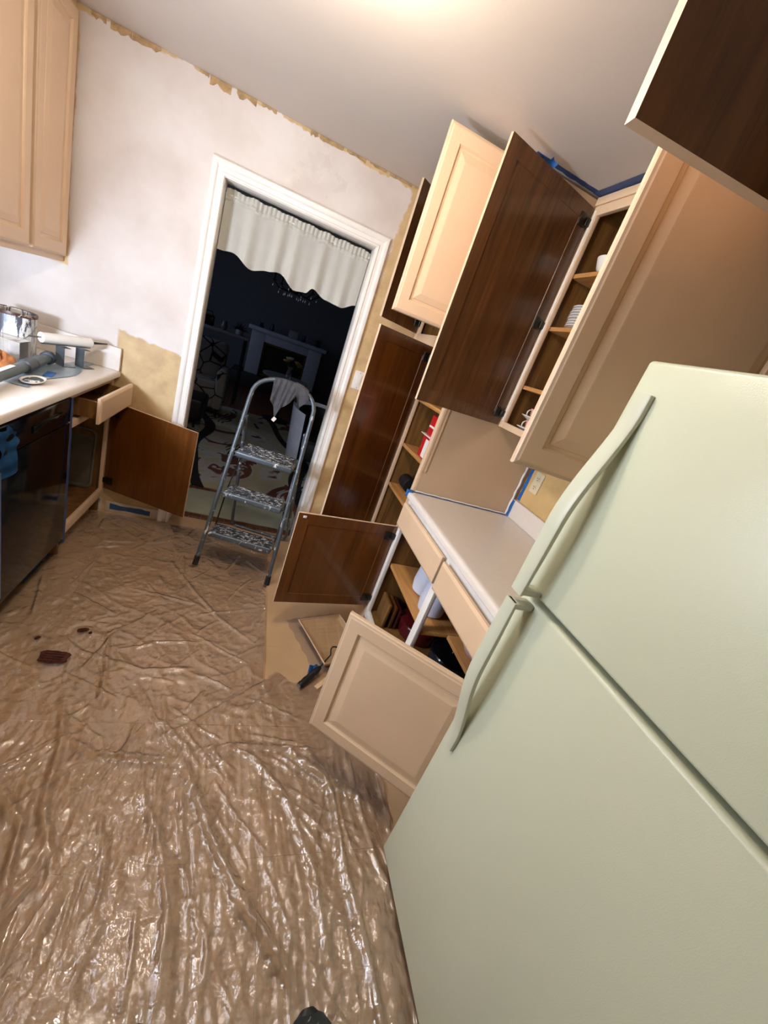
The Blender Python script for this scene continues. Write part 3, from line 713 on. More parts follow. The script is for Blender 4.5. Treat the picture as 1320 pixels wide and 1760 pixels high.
b = new(); tube(b, [(0.86+0.59*i/20, 1.8625, 0.9205+0.0012*math.sin(i*2.1)) for i in range(21)], 0.0042, 6); 
tube(b, [(XR-0.0315+0.002*math.sin(i*1.7), 1.8625, 0.922+0.44*i/20) for i in range(21)], [0.004+0.003*abs(math.sin(i*1.3)) for i in range(21)], 6)
single('caulk_bead', b, CAULK, 'white caulk bead along the pantry side above the right worktop', 'caulk', (1.2, 1.862, 0.92), kind=None)

# ------------------------------------------------------------------ step ladder
E_ = Vector((0.971, -0.237, 0)); N_ = Vector((0.237, 0.971, 0)); C0 = Vector((0.076, 2.222, 0))
lad = thing('step_ladder', C0, 'paint-spattered grey steel step ladder with three treads in front of the doorway', 'ladder')
def LP(e, n, z): return C0 + E_*e + N_*n + Vector((0, 0, z))
def railp(sgn, z): 
    s = z/1.165; return LP(sgn*(0.2215-0.034*min(1, z/1.0)), 0.31*s, z)
pts = [railp(-1, z) for z in (0.016, 0.25, 0.5, 0.75, 0.95, 1.02)]
w0 = 0.187
for k in range(1, 16):
    a = PI*k/16; e = -w0*math.cos(a); zz = 1.02+0.150*math.sin(a)**0.72
    pts.append(LP(e, 0.31*zz/1.165, zz))
pts += [railp(1, z) for z in (1.02, 0.95, 0.75, 0.5, 0.25, 0.016)]
b = new(); tube(b, pts, 0.0125, 12); obj('front_frame', b, LADDER, lad)
rp = lambda sgn, z: LP(sgn*(0.205-0.03*z), 0.245+(0.60-0.245)*(0.92-z)/0.92, z)
b = new(); pr = [rp(-1, z) for z in (0.92, 0.6, 0.3, 0.06)]; 
pr += [LP(-0.19, 0.598, 0.018), LP(-0.165, 0.6, 0.013), LP(0.165, 0.6, 0.013), LP(0.19, 0.598, 0.018)] + [rp(1, z) for z in (0.06, 0.3, 0.6, 0.92)]
tube(b, pr, 0.0110, 12); obj('rear_frame', b, LADDER, lad)
for sgn in (-1, 1):
    b = new(); p0 = railp(sgn, 0.055); p1 = railp(sgn, 0.001); tube(b, [p0, p1], [0.0155, 0.0165], 12); obj('rubber_foot', b, RUBBER, lad)
for i, (z, nf, dp, hw) in enumerate(((0.215, 0.012, 0.13, 0.190), (0.455, 0.085, 0.15, 0.178), (0.70, 0.142, 0.215, 0.170))):
    T = Matrix(((E_.x, N_.x, 0, C0.x), (E_.y, N_.y, 0, C0.y), (0, 0, 1, 0), (0, 0, 0, 1)))
    b = new(); box(b, -hw, hw, nf, nf+dp, z-0.012, z+0.024, 0.010, seg=3, mat=T); st = obj('tread', b, LADDER, lad)
    b = new(); box(b, -hw+0.012, hw-0.012, nf+0.010, nf+dp-0.010, z+0.024, z+0.0275, 0.0015, mat=T)
    for q in range(9):
        yy = nf+0.02+(dp-0.04)*q/8; box(b, -hw+0.018, hw-0.018, yy-0.002, yy+0.002, z+0.0276, z+0.0295, mat=T)
    obj('ribbed_mat', b, STEP, st)
    for sgn in (-1, 1):
        b = new(); q = railp(sgn, z); inner = LP(sgn*(hw-0.006), 0.31*z/1.165+0.012, z); tube(b, [q, inner], 0.006, 8)
        obj('rivet', b, GREYM, st)
for sgn in (-1, 1):
    b = new(); tube(b, [LP(sgn*0.168, 0.33, 0.69), LP(sgn*0.183, 0.20, 0.46), LP(sgn*0.186, 0.12, 0.225)], 0.0045, 8); obj('brace_rod', b, DARKM, lad)
# towel draped over the top bar
def topz(e):
    c = max(-0.98, min(0.98, -e/w0)); a = math.acos(c); return 1.02+0.150*math.sin(a)**0.72
def towel(u, v):
    e = -0.078 + 0.150*u; zt = topz(e); nn = 0.31*zt/1.165
    fx = [0.11, 0.15, 0.215, 0.15, 0.13, 0.10, 0.05]; k = min(5, int(u*6)); ff = u*6-k
    front = fx[k]*(1-ff)+fx[k+1]*ff; back = 0.09+0.02*math.sin(u*7)
    s = (v-0.35)/0.65; R = 0.018
    if v < 0.35:
        t = v/0.35; L = back*(1-t); p = LP(e, nn+R+0.003, zt-0.004-L)
    else:
        a = min(1, s/0.16)*PI; L = max(0, s-0.16)/0.84*front
        p = LP(e - 0.02*max(0, s-0.2)*(u-0.3), nn+R*math.cos(a), zt+R*math.sin(a)-0.004-L)
        p += N_*(-0.009*math.sin(u*17+1.5*s)*s - 0.012*s)
    p += N_*0.003*math.sin(u*31+v*9); return p
def towel2(u, v):
    e = 0.04 + 0.085*u; zt = topz(e); nn = 0.31*zt/1.165; R = 0.024
    front = 0.03+0.075*(1-abs(u-0.45)/0.55); a = min(1, v/0.3)*PI*0.98; L = max(0, v-0.3)/0.7*front
    return LP(e+0.02*v, nn+R*math.cos(a)-0.004, zt+R*math.sin(a)-L-0.002) + N_*(-0.008*v*math.sin(u*9+1))
tw_ = thing('towel', LP(0.07, 0.3, 1.16), 'grey terry towel draped over the top rail of the step ladder', 'towel')
obj('cloth', grid_sheet(towel, 40, 44, 0.003), TOWEL, tw_); obj('folded_corner', grid_sheet(towel2, 24, 24, 0.003), TOWEL, tw_)
b = new(); q = towel(0.33, 1.0); box(b, q.x-0.008, q.x+0.012, q.y-0.004, q.y-0.002, q.z-0.022, q.z+0.004, rot=Matrix.Rotation(0.5, 4, 'Y')); obj('care_label', b, CHINA, tw_)

# ------------------------------------------------------------------ left worktop clutter
CANM = splat('tin_can_paint_drips', (120, 126, 140), 0.18, 0.9, 0.50, (26, 26, 5))
ZT = 0.9155
can = thing('paint_can', (-1.145, 2.50, ZT), 'open gallon paint can with white drips down its shiny side', 'paint can')
b = new(); lathe(b, (-1.145, 2.50, ZT), [(0, 0.0), (0.082, 0.0), (0.085, 0.004), (0.083, 0.008), (0.083, 0.175), (0.086, 0.178), (0.086, 0.188), (0.082, 0.19), (0.078, 0.186), (0.079, 0.10), (0, 0.10)], 40); obj('can_body', b, CANM, can)
b = new(); lathe(b, (-1.145, 2.50, ZT), [(0.0, 0.1005), (0.076, 0.1005), (0.0785, 0.106)], 32); obj('paint', b, plain('white_wet_paint', (232, 226, 214), 0.15), can)
b = new(); lathe(b, (-1.145, 2.50, ZT), [(0.0787, 0.180), (0.0815, 0.1915), (0.0865, 0.1915), (0.0875, 0.186), (0.0866, 0.176)], 32); obj('rim', b, splat('rim_smeared', (70, 44, 34), 0.4, 0.2, 0.56, (12, 12, 12), (230, 205, 190)), can)
b = new(); tube(b, [(-1.145+0.0885*math.cos(a), 2.50+0.0885*math.sin(a)-0.0, ZT+0.145-0.09*math.sin(-a)) for a in [PI*(1+i/16) for i in range(17)]], 0.0015, 6); obj('wire_handle', b, GREYM, can)
tub = thing('plastic_tub', (-1.12, 2.345, ZT), 'translucent rectangular plastic tub in front of the paint can', 'tub')
b = new()
for q in ((-1.22, -1.033, 2.300, 2.302), (-1.22, -1.033, 2.398, 2.400), (-1.22, -1.218, 2.302, 2.398), (-1.035, -1.033, 2.302, 2.398)): box(b, *q, ZT+0.002, ZT+0.088, 0.0006, seg=1)
box(b, -1.22, -1.033, 2.300, 2.400, ZT, ZT+0.002); obj('tub_body', b, CLEARTUB, tub)
b = new(); tube(b, [(-1.223, 2.297, ZT+0.088), (-1.030, 2.297, ZT+0.088), (-1.030, 2.403, ZT+0.088), (-1.223, 2.403, ZT+0.088)], 0.003, 6, closed=True); obj('tub_rim', b, CLEARTUB, tub)
def rag(u, v):
    a = 2*PI*u; r = 0.012+0.066*v; k = 1+0.16*math.sin(3*a+1)+0.08*math.sin(7*a)
    return Vector((-1.06+r*k*math.cos(a)*1.0, 2.195+r*k*math.sin(a)*1.1, ZT+0.003+0.05*(1-v**1.7)*(0.8+0.25*math.sin(4*a+5*v)) + 0.008*math.sin(9*a+14*v)*(1-v)))
bb = grid_sheet(rag, 56, 20); bmesh.ops.remove_doubles(bb, verts=bb.verts, dist=1e-5)
single('cleaning_rag', bb, ORAG, 'crumpled orange-brown rag beside the clear tub on the left worktop', 'rag', (-1.06, 2.195, ZT))
gt = thing('extension_tube', (-0.89, 2.05, ZT), 'long grey extension tube with collars lying on the left worktop', 'tube')
d0, d1_ = Vector((-0.878, 1.52, ZT+0.028)), Vector((-0.968, 2.425, ZT+0.036)); dv = d1_-d0
b = new(); tube(b, [d0, d0+dv*0.95], 0.021, 20); obj('pipe', b, GREYP, gt)
b = new(); tube(b, [d0+dv*0.66, d0+dv*0.665, d0+dv*0.75, d0+dv*0.755], [0.022, 0.0275, 0.0275, 0.022], 20); obj('collar', b, plain('dark_grey_plastic', (58, 64, 72), 0.35), gt)
b = new(); tube(b, [d0+dv*0.77, d0+dv*0.775, d0+dv*0.86, d0+dv*0.865], [0.022, 0.0255, 0.0255, 0.022], 20); obj('collar', b, GREYP, gt)
b = new(); tube(b, [d0+dv*0.945, d0+dv*0.95, d0+dv*0.985, d0+dv*1.0], [0.022, 0.029, 0.031, 0.026], 20); obj('end_cap', b, plain('dark_slate_plastic', (54, 62, 80), 0.35), gt)
b = new(); Tm = dv.to_track_quat('Y', 'Z').to_matrix().to_4x4(); mid = d0+dv*0.28; box(b, mid.x-0.009, mid.x+0.009, mid.y-0.25, mid.y+0.25, mid.z+0.0205, mid.z+0.0215, rot=None)
for v in b.verts: v.co = mid + Tm @ (v.co-mid)
obj('paper_label', b, CHINA, gt)
# caulking gun over two angle brackets
cg = thing('caulking_gun', (-0.98, 2.5, ZT), 'white caulk tube with black nozzle pointing at the doorway on the left worktop', 'caulking gun')
q0, q1, q2 = Vector((-0.990, 2.385, 1.040)), Vector((-0.862, 2.590, 1.045)), Vector((-0.815, 2.680, 1.048))
b = new(); tube(b, [q0, q1], 0.0235, 20); obj('cartridge', b, WPLAST, cg)
b = new(); tube(b, [q1, q1+(q2-q1)*0.06], [0.0235, 0.012], 16); tube(b, [q1+(q2-q1)*0.06, q2], [0.0075, 0.003], 10); obj('nozzle', b, BLACK, cg)
b = new(); tube(b, [q0-Vector((0.0, 0.0, 0.0265)), q1-Vector((0, 0, 0.0265))], 0.004, 8); tube(b, [q0, q0-(q1-q0)*0.22], 0.004, 8); obj('frame', b, GREYM, cg)
for nm, lb_, c_ in (('angle_bracket', 'galvanised angle bracket under the caulk tube beside the paint can', (-0.925, 2.485)), ('angle_bracket', 'galvanised angle bracket under the caulk nozzle near the corner', (-0.872, 2.57))):
    b = new(); R_ = Matrix.Rotation(-0.55, 4, 'Z'); T_ = Matrix.Translation((c_[0], c_[1], 0)) @ R_
    box(b, -0.028, 0.028, -0.03, 0.03, ZT+0.0015, ZT+0.0035, mat=T_); box(b, -0.028, 0.028, -0.032, -0.030, ZT+0.0015, ZT+0.094, mat=T_); box(b, -0.028, 0.028, -0.03, 0.0, ZT+0.092, ZT+0.094, mat=T_)
    single(nm, b, plain('galvanised_steel', (112, 122, 128), 0.4, 0.7, 0.15, 30), lb_, 'bracket', (c_[0], c_[1], ZT), 'angle brackets on the left worktop')
def film(u, v):
    y = 1.95+0.76*u; x0 = -1.02+0.09*u; x1 = -0.845-0.02*math.sin(u*9)-0.015*u
    return Vector((x0+(x1-x0)*v, y, ZT+0.0006+0.0018*abs(math.sin(u*23+v*5)*math.sin(v*11+u*3))))
FILMM = plain('blue_grey_masking_film', (146, 162, 172), 0.35, var=0.12, scale=25)
tag(obj('masking_film', grid_sheet(film, 60, 20), FILMM, None, (-0.93, 2.4, ZT)), 'crinkled blue-grey masking film under the tube on the left worktop', 'masking film')
sp = thing('oval_dish', (-0.905, 2.02, ZT), 'small oval lidded dish with dark contents at the front of the left worktop', 'dish')
b = new(); lathe(b, (-0.868, 2.04, ZT+0.003), [(0, 0), (0.03, 0.0), (0.045, 0.006), (0.048, 0.012), (0.045, 0.012), (0.035, 0.005), (0, 0.004)], 28, sx=0.75, sy=1.5); obj('dish_body', b, CHINA, sp)
b = new(); lathe(b, (-0.868, 2.04, ZT+0.0085), [(0.041, 0.0), (0.030, 0.006), (0, 0.007)], 28, sx=0.75, sy=1.5); obj('contents', b, splat('dark_green_putty', (38, 58, 56), 0.3, 0, 0.58, (30, 30, 30)), sp)
b = new(); box(b, -0.905, -0.873, 2.18, 2.28, ZT+0.0028, ZT+0.0048, 0.0006, rot=Matrix.Rotation(0.2, 4, 'Z')); single('masking_tape', b, BLUE, 'scrap of blue tape lying on the left worktop beside the dish', 'tape', (-0.91, 2.2, ZT))

# ------------------------------------------------------------------ things inside the left cabinet
pn = thing('baking_tray', (-1.03, 2.70, 0.165), 'grey metal baking tray standing on edge inside the left base cabinet', 'baking tray')
b = new(); Tt = Matrix.Translation((-1.035, 2.672, 0.165)) @ Matrix.Rotation(-0.10, 4, 'X')
prof = []
def rrect(hw_, hh_, r_, n=5):
    o = []
    for cx, cy, a0 in ((hw_-r_, hh_-r_, 0), (-hw_+r_, hh_-r_, PI/2), (-hw_+r_, -hh_+r_, PI), (hw_-r_, -hh_+r_, 1.5*PI)):
        for i in range(n+1): a = a0+PI/2*i/n; o.append((cx+r_*math.cos(a), cy+r_*math.sin(a)))
    return o
bb = new(); rings = []
for (ins, yy) in ((0.0, 0.0), (0.0, -0.002), (0.010, -0.002), (0.018, 0.012), (0.018, 0.014), (0.008, 0.002)):
    rings.append([bb.verts.new((x, yy, z+0.19)) for x, z in rrect(0.205-ins, 0.185-ins, 0.035)])
for A, B in zip(rings[:-1], rings[1:-1]):
    for k in range(len(A)): bb.faces.new((A[k], A[(k+1) % len(A)], B[(k+1) % len(A)], B[k]))
bb.faces.new(rings[3]); bb.faces.new(rings[4][::-1])
for v in rings[5]: bb.verts.remove(v)
bmesh.ops.transform(bb, matrix=Tt, verts=bb.verts); bmesh.ops.recalc_face_normals(bb, faces=bb.faces)
obj('tray_pan', bb, plain('worn_aluminium', (150, 146, 132), 0.45, 0.55, 0.15, 9), pn)

# ------------------------------------------------------------------ pantry contents
b = new(); box(b, 0.885, 1.03, 1.960, 2.085, 1.0655, 1.185, 0.002); r1 = single('food_carton', b, RED, 'lower red carton with a white label on the pantry shelf', 'carton', (0.98, 1.98, 1.066), 'red cartons in the pantry')
b = new(); box(b, 0.8835, 0.8848, 1.965, 2.03, 1.072, 1.17); obj('label_patch', b, CHINA, r1)
b = new(); box(b, 0.872, 1.03, 1.945, 2.105, 1.1855, 1.1905, 0.001); single('serving_board', b, CHINA, 'thin white board between the two red cartons', 'board', (0.98, 1.99, 1.186))
b = new(); box(b, 0.885, 1.02, 1.950, 2.060, 1.191, 1.298, 0.002); r2 = single('food_carton', b, RED, 'upper red carton stacked on the white board in the pantry', 'carton', (0.98, 1.97, 1.191), 'red cartons in the pantry')
b = new(); box(b, 0.8835, 0.8848, 1.955, 2.055, 1.235, 1.245); obj('label_stripe', b, CHINA, r2)
b = new(); tube(b, [(0.95, 2.155, 0.8495), (0.95, 2.16, 0.8495), (0.95, 2.26, 0.8495)], [0.040, 0.043, 0.043], 28); tube(b, [(0.95, 2.151, 0.8495), (0.95, 2.155, 0.8495)], 0.034, 24)
single('storage_tin', b, BLACK, 'round black tin lying on the middle pantry shelf', 'tin', (0.95, 2.2, 0.8055))
b = new(); lathe(b, (0.925, 1.955, 0.8055), [(0, 0), (0.034, 0), (0.036, 0.003), (0.036, 0.075), (0.030, 0.085), (0.03, 0.095), (0, 0.096)], 24); single('storage_jar', b, plain('dark_red_glaze', (150, 20, 22), 0.25), 'red jar behind the front stile on the middle pantry shelf', 'jar', (0.925, 1.955, 0.8055))
def bag(u, v):
    a = 2*PI*u; t = v*PI; r = 0.062*math.sin(t)**0.7*(1+0.22*math.sin(5*a+3*t)+0.1*math.sin(11*a+5*v))
    return Vector((0.955+r*math.cos(a), 2.03+r*1.2*math.sin(a), 0.482+0.062-0.060*math.cos(t)*(1+0.1*math.sin(4*a))))
bb = grid_sheet(bag, 40, 20); bmesh.ops.remove_doubles(bb, verts=bb.verts, dist=1e-4)
single('plastic_bag', bb, plain('frosted_bag', (192, 200, 220), 0.25), 'crumpled pale plastic bag on the low pantry shelf', 'bag', (0.955, 2.03, 0.482))

# ------------------------------------------------------------------ wall cabinet contents
def plate_bm(c, r):
    b = new(); lathe(b, c, [(0, 0), (r*0.55, 0), (r*0.62, 0.003), (r, 0.016), (r, 0.0185), (r*0.6, 0.0062), (0, 0.004)], 40); return b
p0 = single('dinner_plate', plate_bm((1.315, 1.725, 1.867), 0.118), CHINA, 'white dinner plate in the stack on the upper shelf behind the open door', 'plate', (1.315, 1.725, 1.867), 'stack of white plates in the wall cabinet')
for i in range(1, 8):
    c = copy_tree(p0); c.location.z += 0.0115*i; c.location.x += random.uniform(-.003, .003)
    if i == 7: c['label'] = 'topmost white dinner plate of the stack in the wall cabinet'
w0b = new(); lathe(w0b, (1.30, 1.73, 1.5905), [(0, 0), (0.03, 0), (0.045, 0.012), (0.062, 0.034), (0.064, 0.038), (0.060, 0.038), (0.042, 0.014), (0.028, 0.005), (0, 0.004)], 32)
bo = single('small_bowl', w0b, CHINA, 'small white bowl in the stack on the second shelf of the wall cabinet', 'bowl', (1.30, 1.73, 1.5905), 'stack of small white bowls in the wall cabinet')
for i in range(1, 7):
    c = copy_tree(bo); c.location.z += 0.010*i
    if i == 6: c['label'] = 'topmost small white bowl of the stack on the second shelf'
b = new(); lathe(b, (1.275, 1.725, 2.0935), [(0, 0), (0.035, 0), (0.038, 0.006), (0.065, 0.03), (0.078, 0.07), (0.075, 0.07), (0.06, 0.033), (0.03, 0.01), (0, 0.008)], 36)
single('serving_bowl', b, CHINA, 'white serving bowl on the top shelf of the wall cabinet', 'bowl', (1.275, 1.725, 2.0935))
def cup_set(z, lab, sl):
    s = single('saucer', plate_bm((1.258, 1.735, z), 0.072), CHINA, sl, 'saucer', (1.258, 1.735, z), 'saucers in the wall cabinet')
    t = thing('teacup', (1.258, 1.735, z+0.005), lab, 'teacup', 'pink teacups in the wall cabinet')
    b = new(); lathe(b, (1.258, 1.735, z+0.005), [(0, 0), (0.022, 0), (0.024, 0.004), (0.034, 0.018), (0.041, 0.05), (0.0385, 0.05), (0.031, 0.02), (0, 0.006)], 32); obj('cup_body', b, PINK, t)
    b = new(); tube(b, [(1.258-0.038-0.022*math.sin(a), 1.735+0.012-0.01*math.sin(a), z+0.031+0.017*math.cos(a)) for a in [PI*i/10 for i in range(11)]], 0.003, 8); obj('cup_handle', b, CHINA, t)
cup_set(1.3905, 'lower pink teacup at the bottom of the wall cabinet', 'lower white saucer under the bottom pink teacup')
cup_set(1.4465, 'upper pink teacup stacked on the other in the wall cabinet', 'upper white saucer balanced on the lower pink teacup')

# ------------------------------------------------------------------ base cabinet contents
def jug(x, y, z, lab, sc=1.0):
    t = thing('storage_jug', (x, y, z), lab, 'jug', 'white plastic jugs in the base cabinet')
    b = new(); lathe(b, (x, y, z), [(0, 0), (0.05*sc, 0), (0.066*sc, 0.012), (0.072*sc, 0.06*sc), (0.066*sc, 0.13*sc), (0.05*sc, 0.17*sc), (0.03*sc, 0.19*sc), (0, 0.192*sc)], 28); obj('jug_body', b, plain('milky_plastic', (206, 210, 226), 0.35, var=0.03), t)
    b = new(); lathe(b, (x, y, z+0.1915*sc), [(0, 0), (0.028*sc, 0), (0.028*sc, 0.016), (0, 0.017)], 20); obj('cap', b, WPLAST, t)
jug(0.992, 1.60, 0.4825, 'white plastic jug on the base cabinet shelf, farther of two'); jug(0.965, 1.44, 0.4825, 'white plastic jug on the base cabinet shelf beside the centre stile', 0.95)
b = new(); lathe(b, (1.10, 1.17, 0.4825), [(0, 0), (0.05, 0), (0.06, 0.006), (0.10, 0.07), (0.097, 0.07), (0.055, 0.01), (0, 0.008)], 32); single('mixing_bowl', b, plain('pale_pink_bowl', (214, 192, 198), 0.3), 'pale mixing bowl on the shelf behind the near drawer', 'bowl', (1.1, 1.17, 0.4825))
pt = thing('cooking_pot', (1.20, 1.43, 0.1485), 'lidded black cooking pot at the bottom of the base cabinet', 'pot')
b = new(); lathe(b, (1.20, 1.43, 0.1485), [(0, 0), (0.105, 0), (0.112, 0.006), (0.116, 0.095), (0.119, 0.098), (0.112, 0.098), (0.108, 0.01), (0, 0.008)], 40); obj('pot_body', b, plain('dark_blue_black_enamel', (30, 38, 52), 0.15), pt)
b = new(); lathe(b, (1.20, 1.43, 0.2468), [(0.116, 0), (0.112, 0.006), (0.06, 0.02), (0, 0.026)], 40); ld = obj('lid', b, BLACKG, pt)
b = new(); lathe(b, (1.20, 1.43, 0.2728), [(0, 0), (0.010, 0), (0.012, 0.012), (0.020, 0.018), (0.020, 0.026), (0, 0.028)], 20); obj('lid_knob', b, GREYM, ld)
cs = thing('casserole_dish', (1.10, 1.68, 0.1485), 'dark red lidded casserole at the bottom of the base cabinet', 'casserole dish')
DR = plain('dark_red_enamel', (78, 16, 22), 0.15)
b = new(); lathe(b, (1.10, 1.68, 0.1485), [(0, 0), (0.09, 0), (0.105, 0.01), (0.115, 0.085), (0.11, 0.085), (0.1, 0.012), (0, 0.01)], 40, sy=1.1); obj('dish_body', b, DR, cs)
b = new(); lathe(b, (1.10, 1.68, 0.2338), [(0.116, 0), (0.112, 0.008), (0.07, 0.03), (0.02, 0.038), (0.018, 0.055), (0, 0.058)], 40, sy=1.1); obj('lid', b, DR, cs)
b = new(); lathe(b, (1.31, 1.72, 0.1485), [(0, 0), (0.07, 0), (0.085, 0.012), (0.095, 0.07), (0.1, 0.072), (0.092, 0.074), (0.08, 0.014), (0, 0.01)], 32); single('saucepan', b, plain('slate_enamel', (60, 70, 92), 0.2), 'small slate blue saucepan behind the red casserole', 'pan', (1.31, 1.72, 0.1485))
for i, (x, lab, m) in enumerate(((0.905, 'light brown wooden board upright inside the far end of the base cabinet', INTW), (0.945, 'dark wooden board upright beside the brown one in the base cabinet', DARKW), (0.975, 'thin dark red board upright next to the casserole', plain('maroon_board', (70, 26, 24), 0.3)))):
    b = new(); box(b, x-0.008, x+0.008, 1.70, 1.835, 0.1485, 0.30-0.012*i, 0.003); single('cutting_board', b, m, lab, 'cutting board', (x, 1.77, 0.1485))

# ------------------------------------------------------------------ floor things
dl, dw_ = Vector((0.343, -0.939, 0)), Vector((0.939, 0.343, 0)); O = Vector((0.462, 1.80, 0.004))
Tt = Matrix(((dw_.x, dl.x, 0, O.x), (dw_.y, dl.y, 0, O.y), (0, 0, 1, O.z), (0, 0, 0, 1)))
tr = thing('paint_tray', (0.62, 1.66, 0), 'cream-coated paint tray with plastic liner on the floor under the open base doors', 'paint tray')
def traysurf(u, v, off=0.0):
    # u across 0..1, v along 0(far, shallow)..1(near, deep)
    W_, L_ = 0.262, 0.33
    eu = min(u, 1-u); ev = min(v, 1-v)
    wall = max(0, 1-eu/0.07); wall2 = max(0, 1-ev/0.06); wl = max(wall, wall2)
    bottom = 0.040*(1-v) + 0.006
    z = bottom + (0.052-bottom)*wl**0.8 + (0.0012*math.sin(v*80+math.sin(u*7)) if wl == 0 else 0)
    return Tt @ Vector((u*W_, v*L_, z+off))
bb = grid_sheet(lambda u, v: traysurf(u, v), 40, 60, 0.0012); obj('tray_pan', bb, FRESHW, tr)
b = new(); tube(b, [Tt @ Vector(p) for p in ((0, 0, 0.053), (0.262, 0, 0.053), (0.262, 0.33, 0.053), (0, 0.33, 0.053))], 0.004, 8, closed=True); obj('tray_rim', b, CREAM, tr)
def liner(u, v):
    x = -0.035+0.33*u; y = -0.075+0.43*v
    edge = max(0, 1-min(u, 1-u, v, 1-v)/0.10)
    return Tt @ Vector((x+0.004*math.sin(v*31), y+0.004*math.sin(u*27), -0.0015+0.0*edge)) 
def liner_ok(f):
    return True
bb = grid_sheet(liner, 40, 44); bmesh.ops.reverse_faces(bb, faces=bb.faces[:]); obj('plastic_liner', bb, CLEARTUB, tr)
ro = thing('paint_roller', (0.55, 1.5, 0), 'paint roller with black ribbed handle lying beside the paint tray', 'paint roller')
h0, h1 = Vector((0.452, 1.383, 0.017)), Vector((0.556, 1.484, 0.040))
b = new(); n = 12; tube(b, [h0+(h1-h0)*i/n for i in range(n+1)], [0.013, 0.0165] + [0.0155+0.0015*math.sin(i*2.2) for i in range(2, n-1)] + [0.013, 0.010], 16); hd = obj('grip', b, BLACK, ro)
b = new(); tube(b, [h0-(h1-h0)*0.01, h0+(h1-h0)*0.02], 0.0105, 14); obj('end_ring', b, GREYM, hd)
b = new(); tube(b, [h1, Vector((0.588, 1.520, 0.060)), Vector((0.610, 1.545, 0.066)), Vector((0.616, 1.585, 0.068)), Vector((0.628, 1.603, 0.069)), Vector((0.645, 1.604, 0.069)), Vector((0.735, 1.575, 0.069))], 0.0035, 8); obj('wire_arm', b, DARKM, ro)
b = new(); tube(b, [(0.655, 1.600, 0.071), (0.665, 1.597, 0.071), (0.83, 1.545, 0.071)], [0.018, 0.0215, 0.0215], 18); obj('roller_cover', b, plain('cream_nap', (226, 196, 156), 0.95, bump=0.5, bscale=300), ro)
def bl(u, v): return Vector((0.500+0.045*u+0.01*v, 1.470+0.012*u+0.05*v, 0.010+0.020*math.sin(PI*v)*(1-0.4*u)+0.004*math.sin(u*9)))
tag(obj('masking_tape', grid_sheet(bl, 10, 10, 0.0006), BLUE, None, (0.52, 1.5, 0.0)), 'crumpled blue tape on the floor beside the roller handle', 'tape')
b = new(); Ts = Matrix.Translation((0.59, 1.44, 0.006)) @ Matrix.Rotation(0.75, 4, 'Z'); box(b, -0.075, 0.075, -0.011, 0.011, -0.0015, 0.0015, 0.0008, mat=Ts); single('stir_stick', b, FRESHW, 'short wooden stir stick on the floor beside the roller', 'stir stick', (0.59, 1.44, 0.004))
FL = plain('brown_chip', (96, 42, 28), 0.5, var=0.35, scale=60, bump=0.4, bscale=150)
def flake(cx, cy, L, Wd, rot, seed, label):
    rnd = random.Random(seed); n = 16; poly = []
    for i in range(n):
        a = 2*PI*i/n; k = 1+rnd.uniform(-.14, .12); x = L/2*k*math.copysign(abs(math.cos(a))**0.7, math.cos(a)); y = Wd/2*k*math.copysign(abs(math.sin(a))**0.7, math.sin(a))
        poly.append((cx+x*math.cos(rot)-y*math.sin(rot), cy+x*math.sin(rot)+y*math.cos(rot)))
    b = new(); prism(b, poly, 0.020, 0.0225)
    nx = 5
    for k in range(nx):
        o = (k-nx/2+0.5)*Wd/nx; c1 = (cx-L*0.34*math.cos(rot)-o*math.sin(rot), cy-L*0.34*math.sin(rot)+o*math.cos(rot), 0.0232); c2 = (cx+L*0.34*math.cos(rot)-o*math.sin(rot), cy+L*0.34*math.sin(rot)+o*math.cos(rot), 0.0232)
        tube(b, [c1, c2], Wd/26, 5)
    single('bark_chip', b, FL, label, 'debris', (cx, cy, 0.02), 'brown chips on the plastic sheet')
flake(-0.525, 1.452, 0.105, 0.062, 0.55-0.6, 1, 'largest reddish brown chip on the clear plastic sheet')
flake(-0.484, 1.612, 0.040, 0.022, 0.4, 2, 'small brown chip on the plastic sheet farther from the fridge')
flake(-0.452, 1.600, 0.014, 0.012, 0.4, 3, 'tiny brown crumb beside the small brown chip')
flake(-0.617, 1.545, 0.022, 0.014, 1.0, 4, 'tiny brown chip left of the large brown chip')

# clear plastic drop sheet -----------------------------------------
rs = np.random.RandomState(5)
def vnoise(x, y, seed):
    r = np.random.RandomState(seed); G = r.rand(257, 257)
    xi = np.floor(x).astype(int); yi = np.floor(y).astype(int); fx = x-xi; fy = y-yi
    fx = fx*fx*(3-2*fx); fy = fy*fy*(3-2*fy); xi %= 256; yi %= 256
    return (G[xi, yi]*(1-fx)*(1-fy) + G[xi+1, yi]*fx*(1-fy) + G[xi, yi+1]*(1-fx)*fy + G[xi+1, yi+1]*fx*fy)
def ridge(n): return 1-np.abs(2*n-1)
SX0, SX1, SY0, SY1 = -0.842, 0.80, -0.55, 2.70
NX, NY = 400, 780
gx, gy = np.meshgrid(np.linspace(SX0, SX1, NX), np.linspace(SY0, SY1, NY), indexing='ij')
wx = gx + 0.05*(vnoise(gx*5+20, gy*5+20, 1)-.5); wy = gy + 0.05*(vnoise(gx*5+20, gy*5+20, 2)-.5)
def rotc(a): return wx*math.cos(a)+wy*math.sin(a)+10, -wx*math.sin(a)+wy*math.cos(a)+10
H = np.zeros_like(gx)
near = 1/(1+np.exp((gy-1.12)/0.07)); far = 1/(1+np.exp((1.75-gy)/0.10)); midw = 1-near
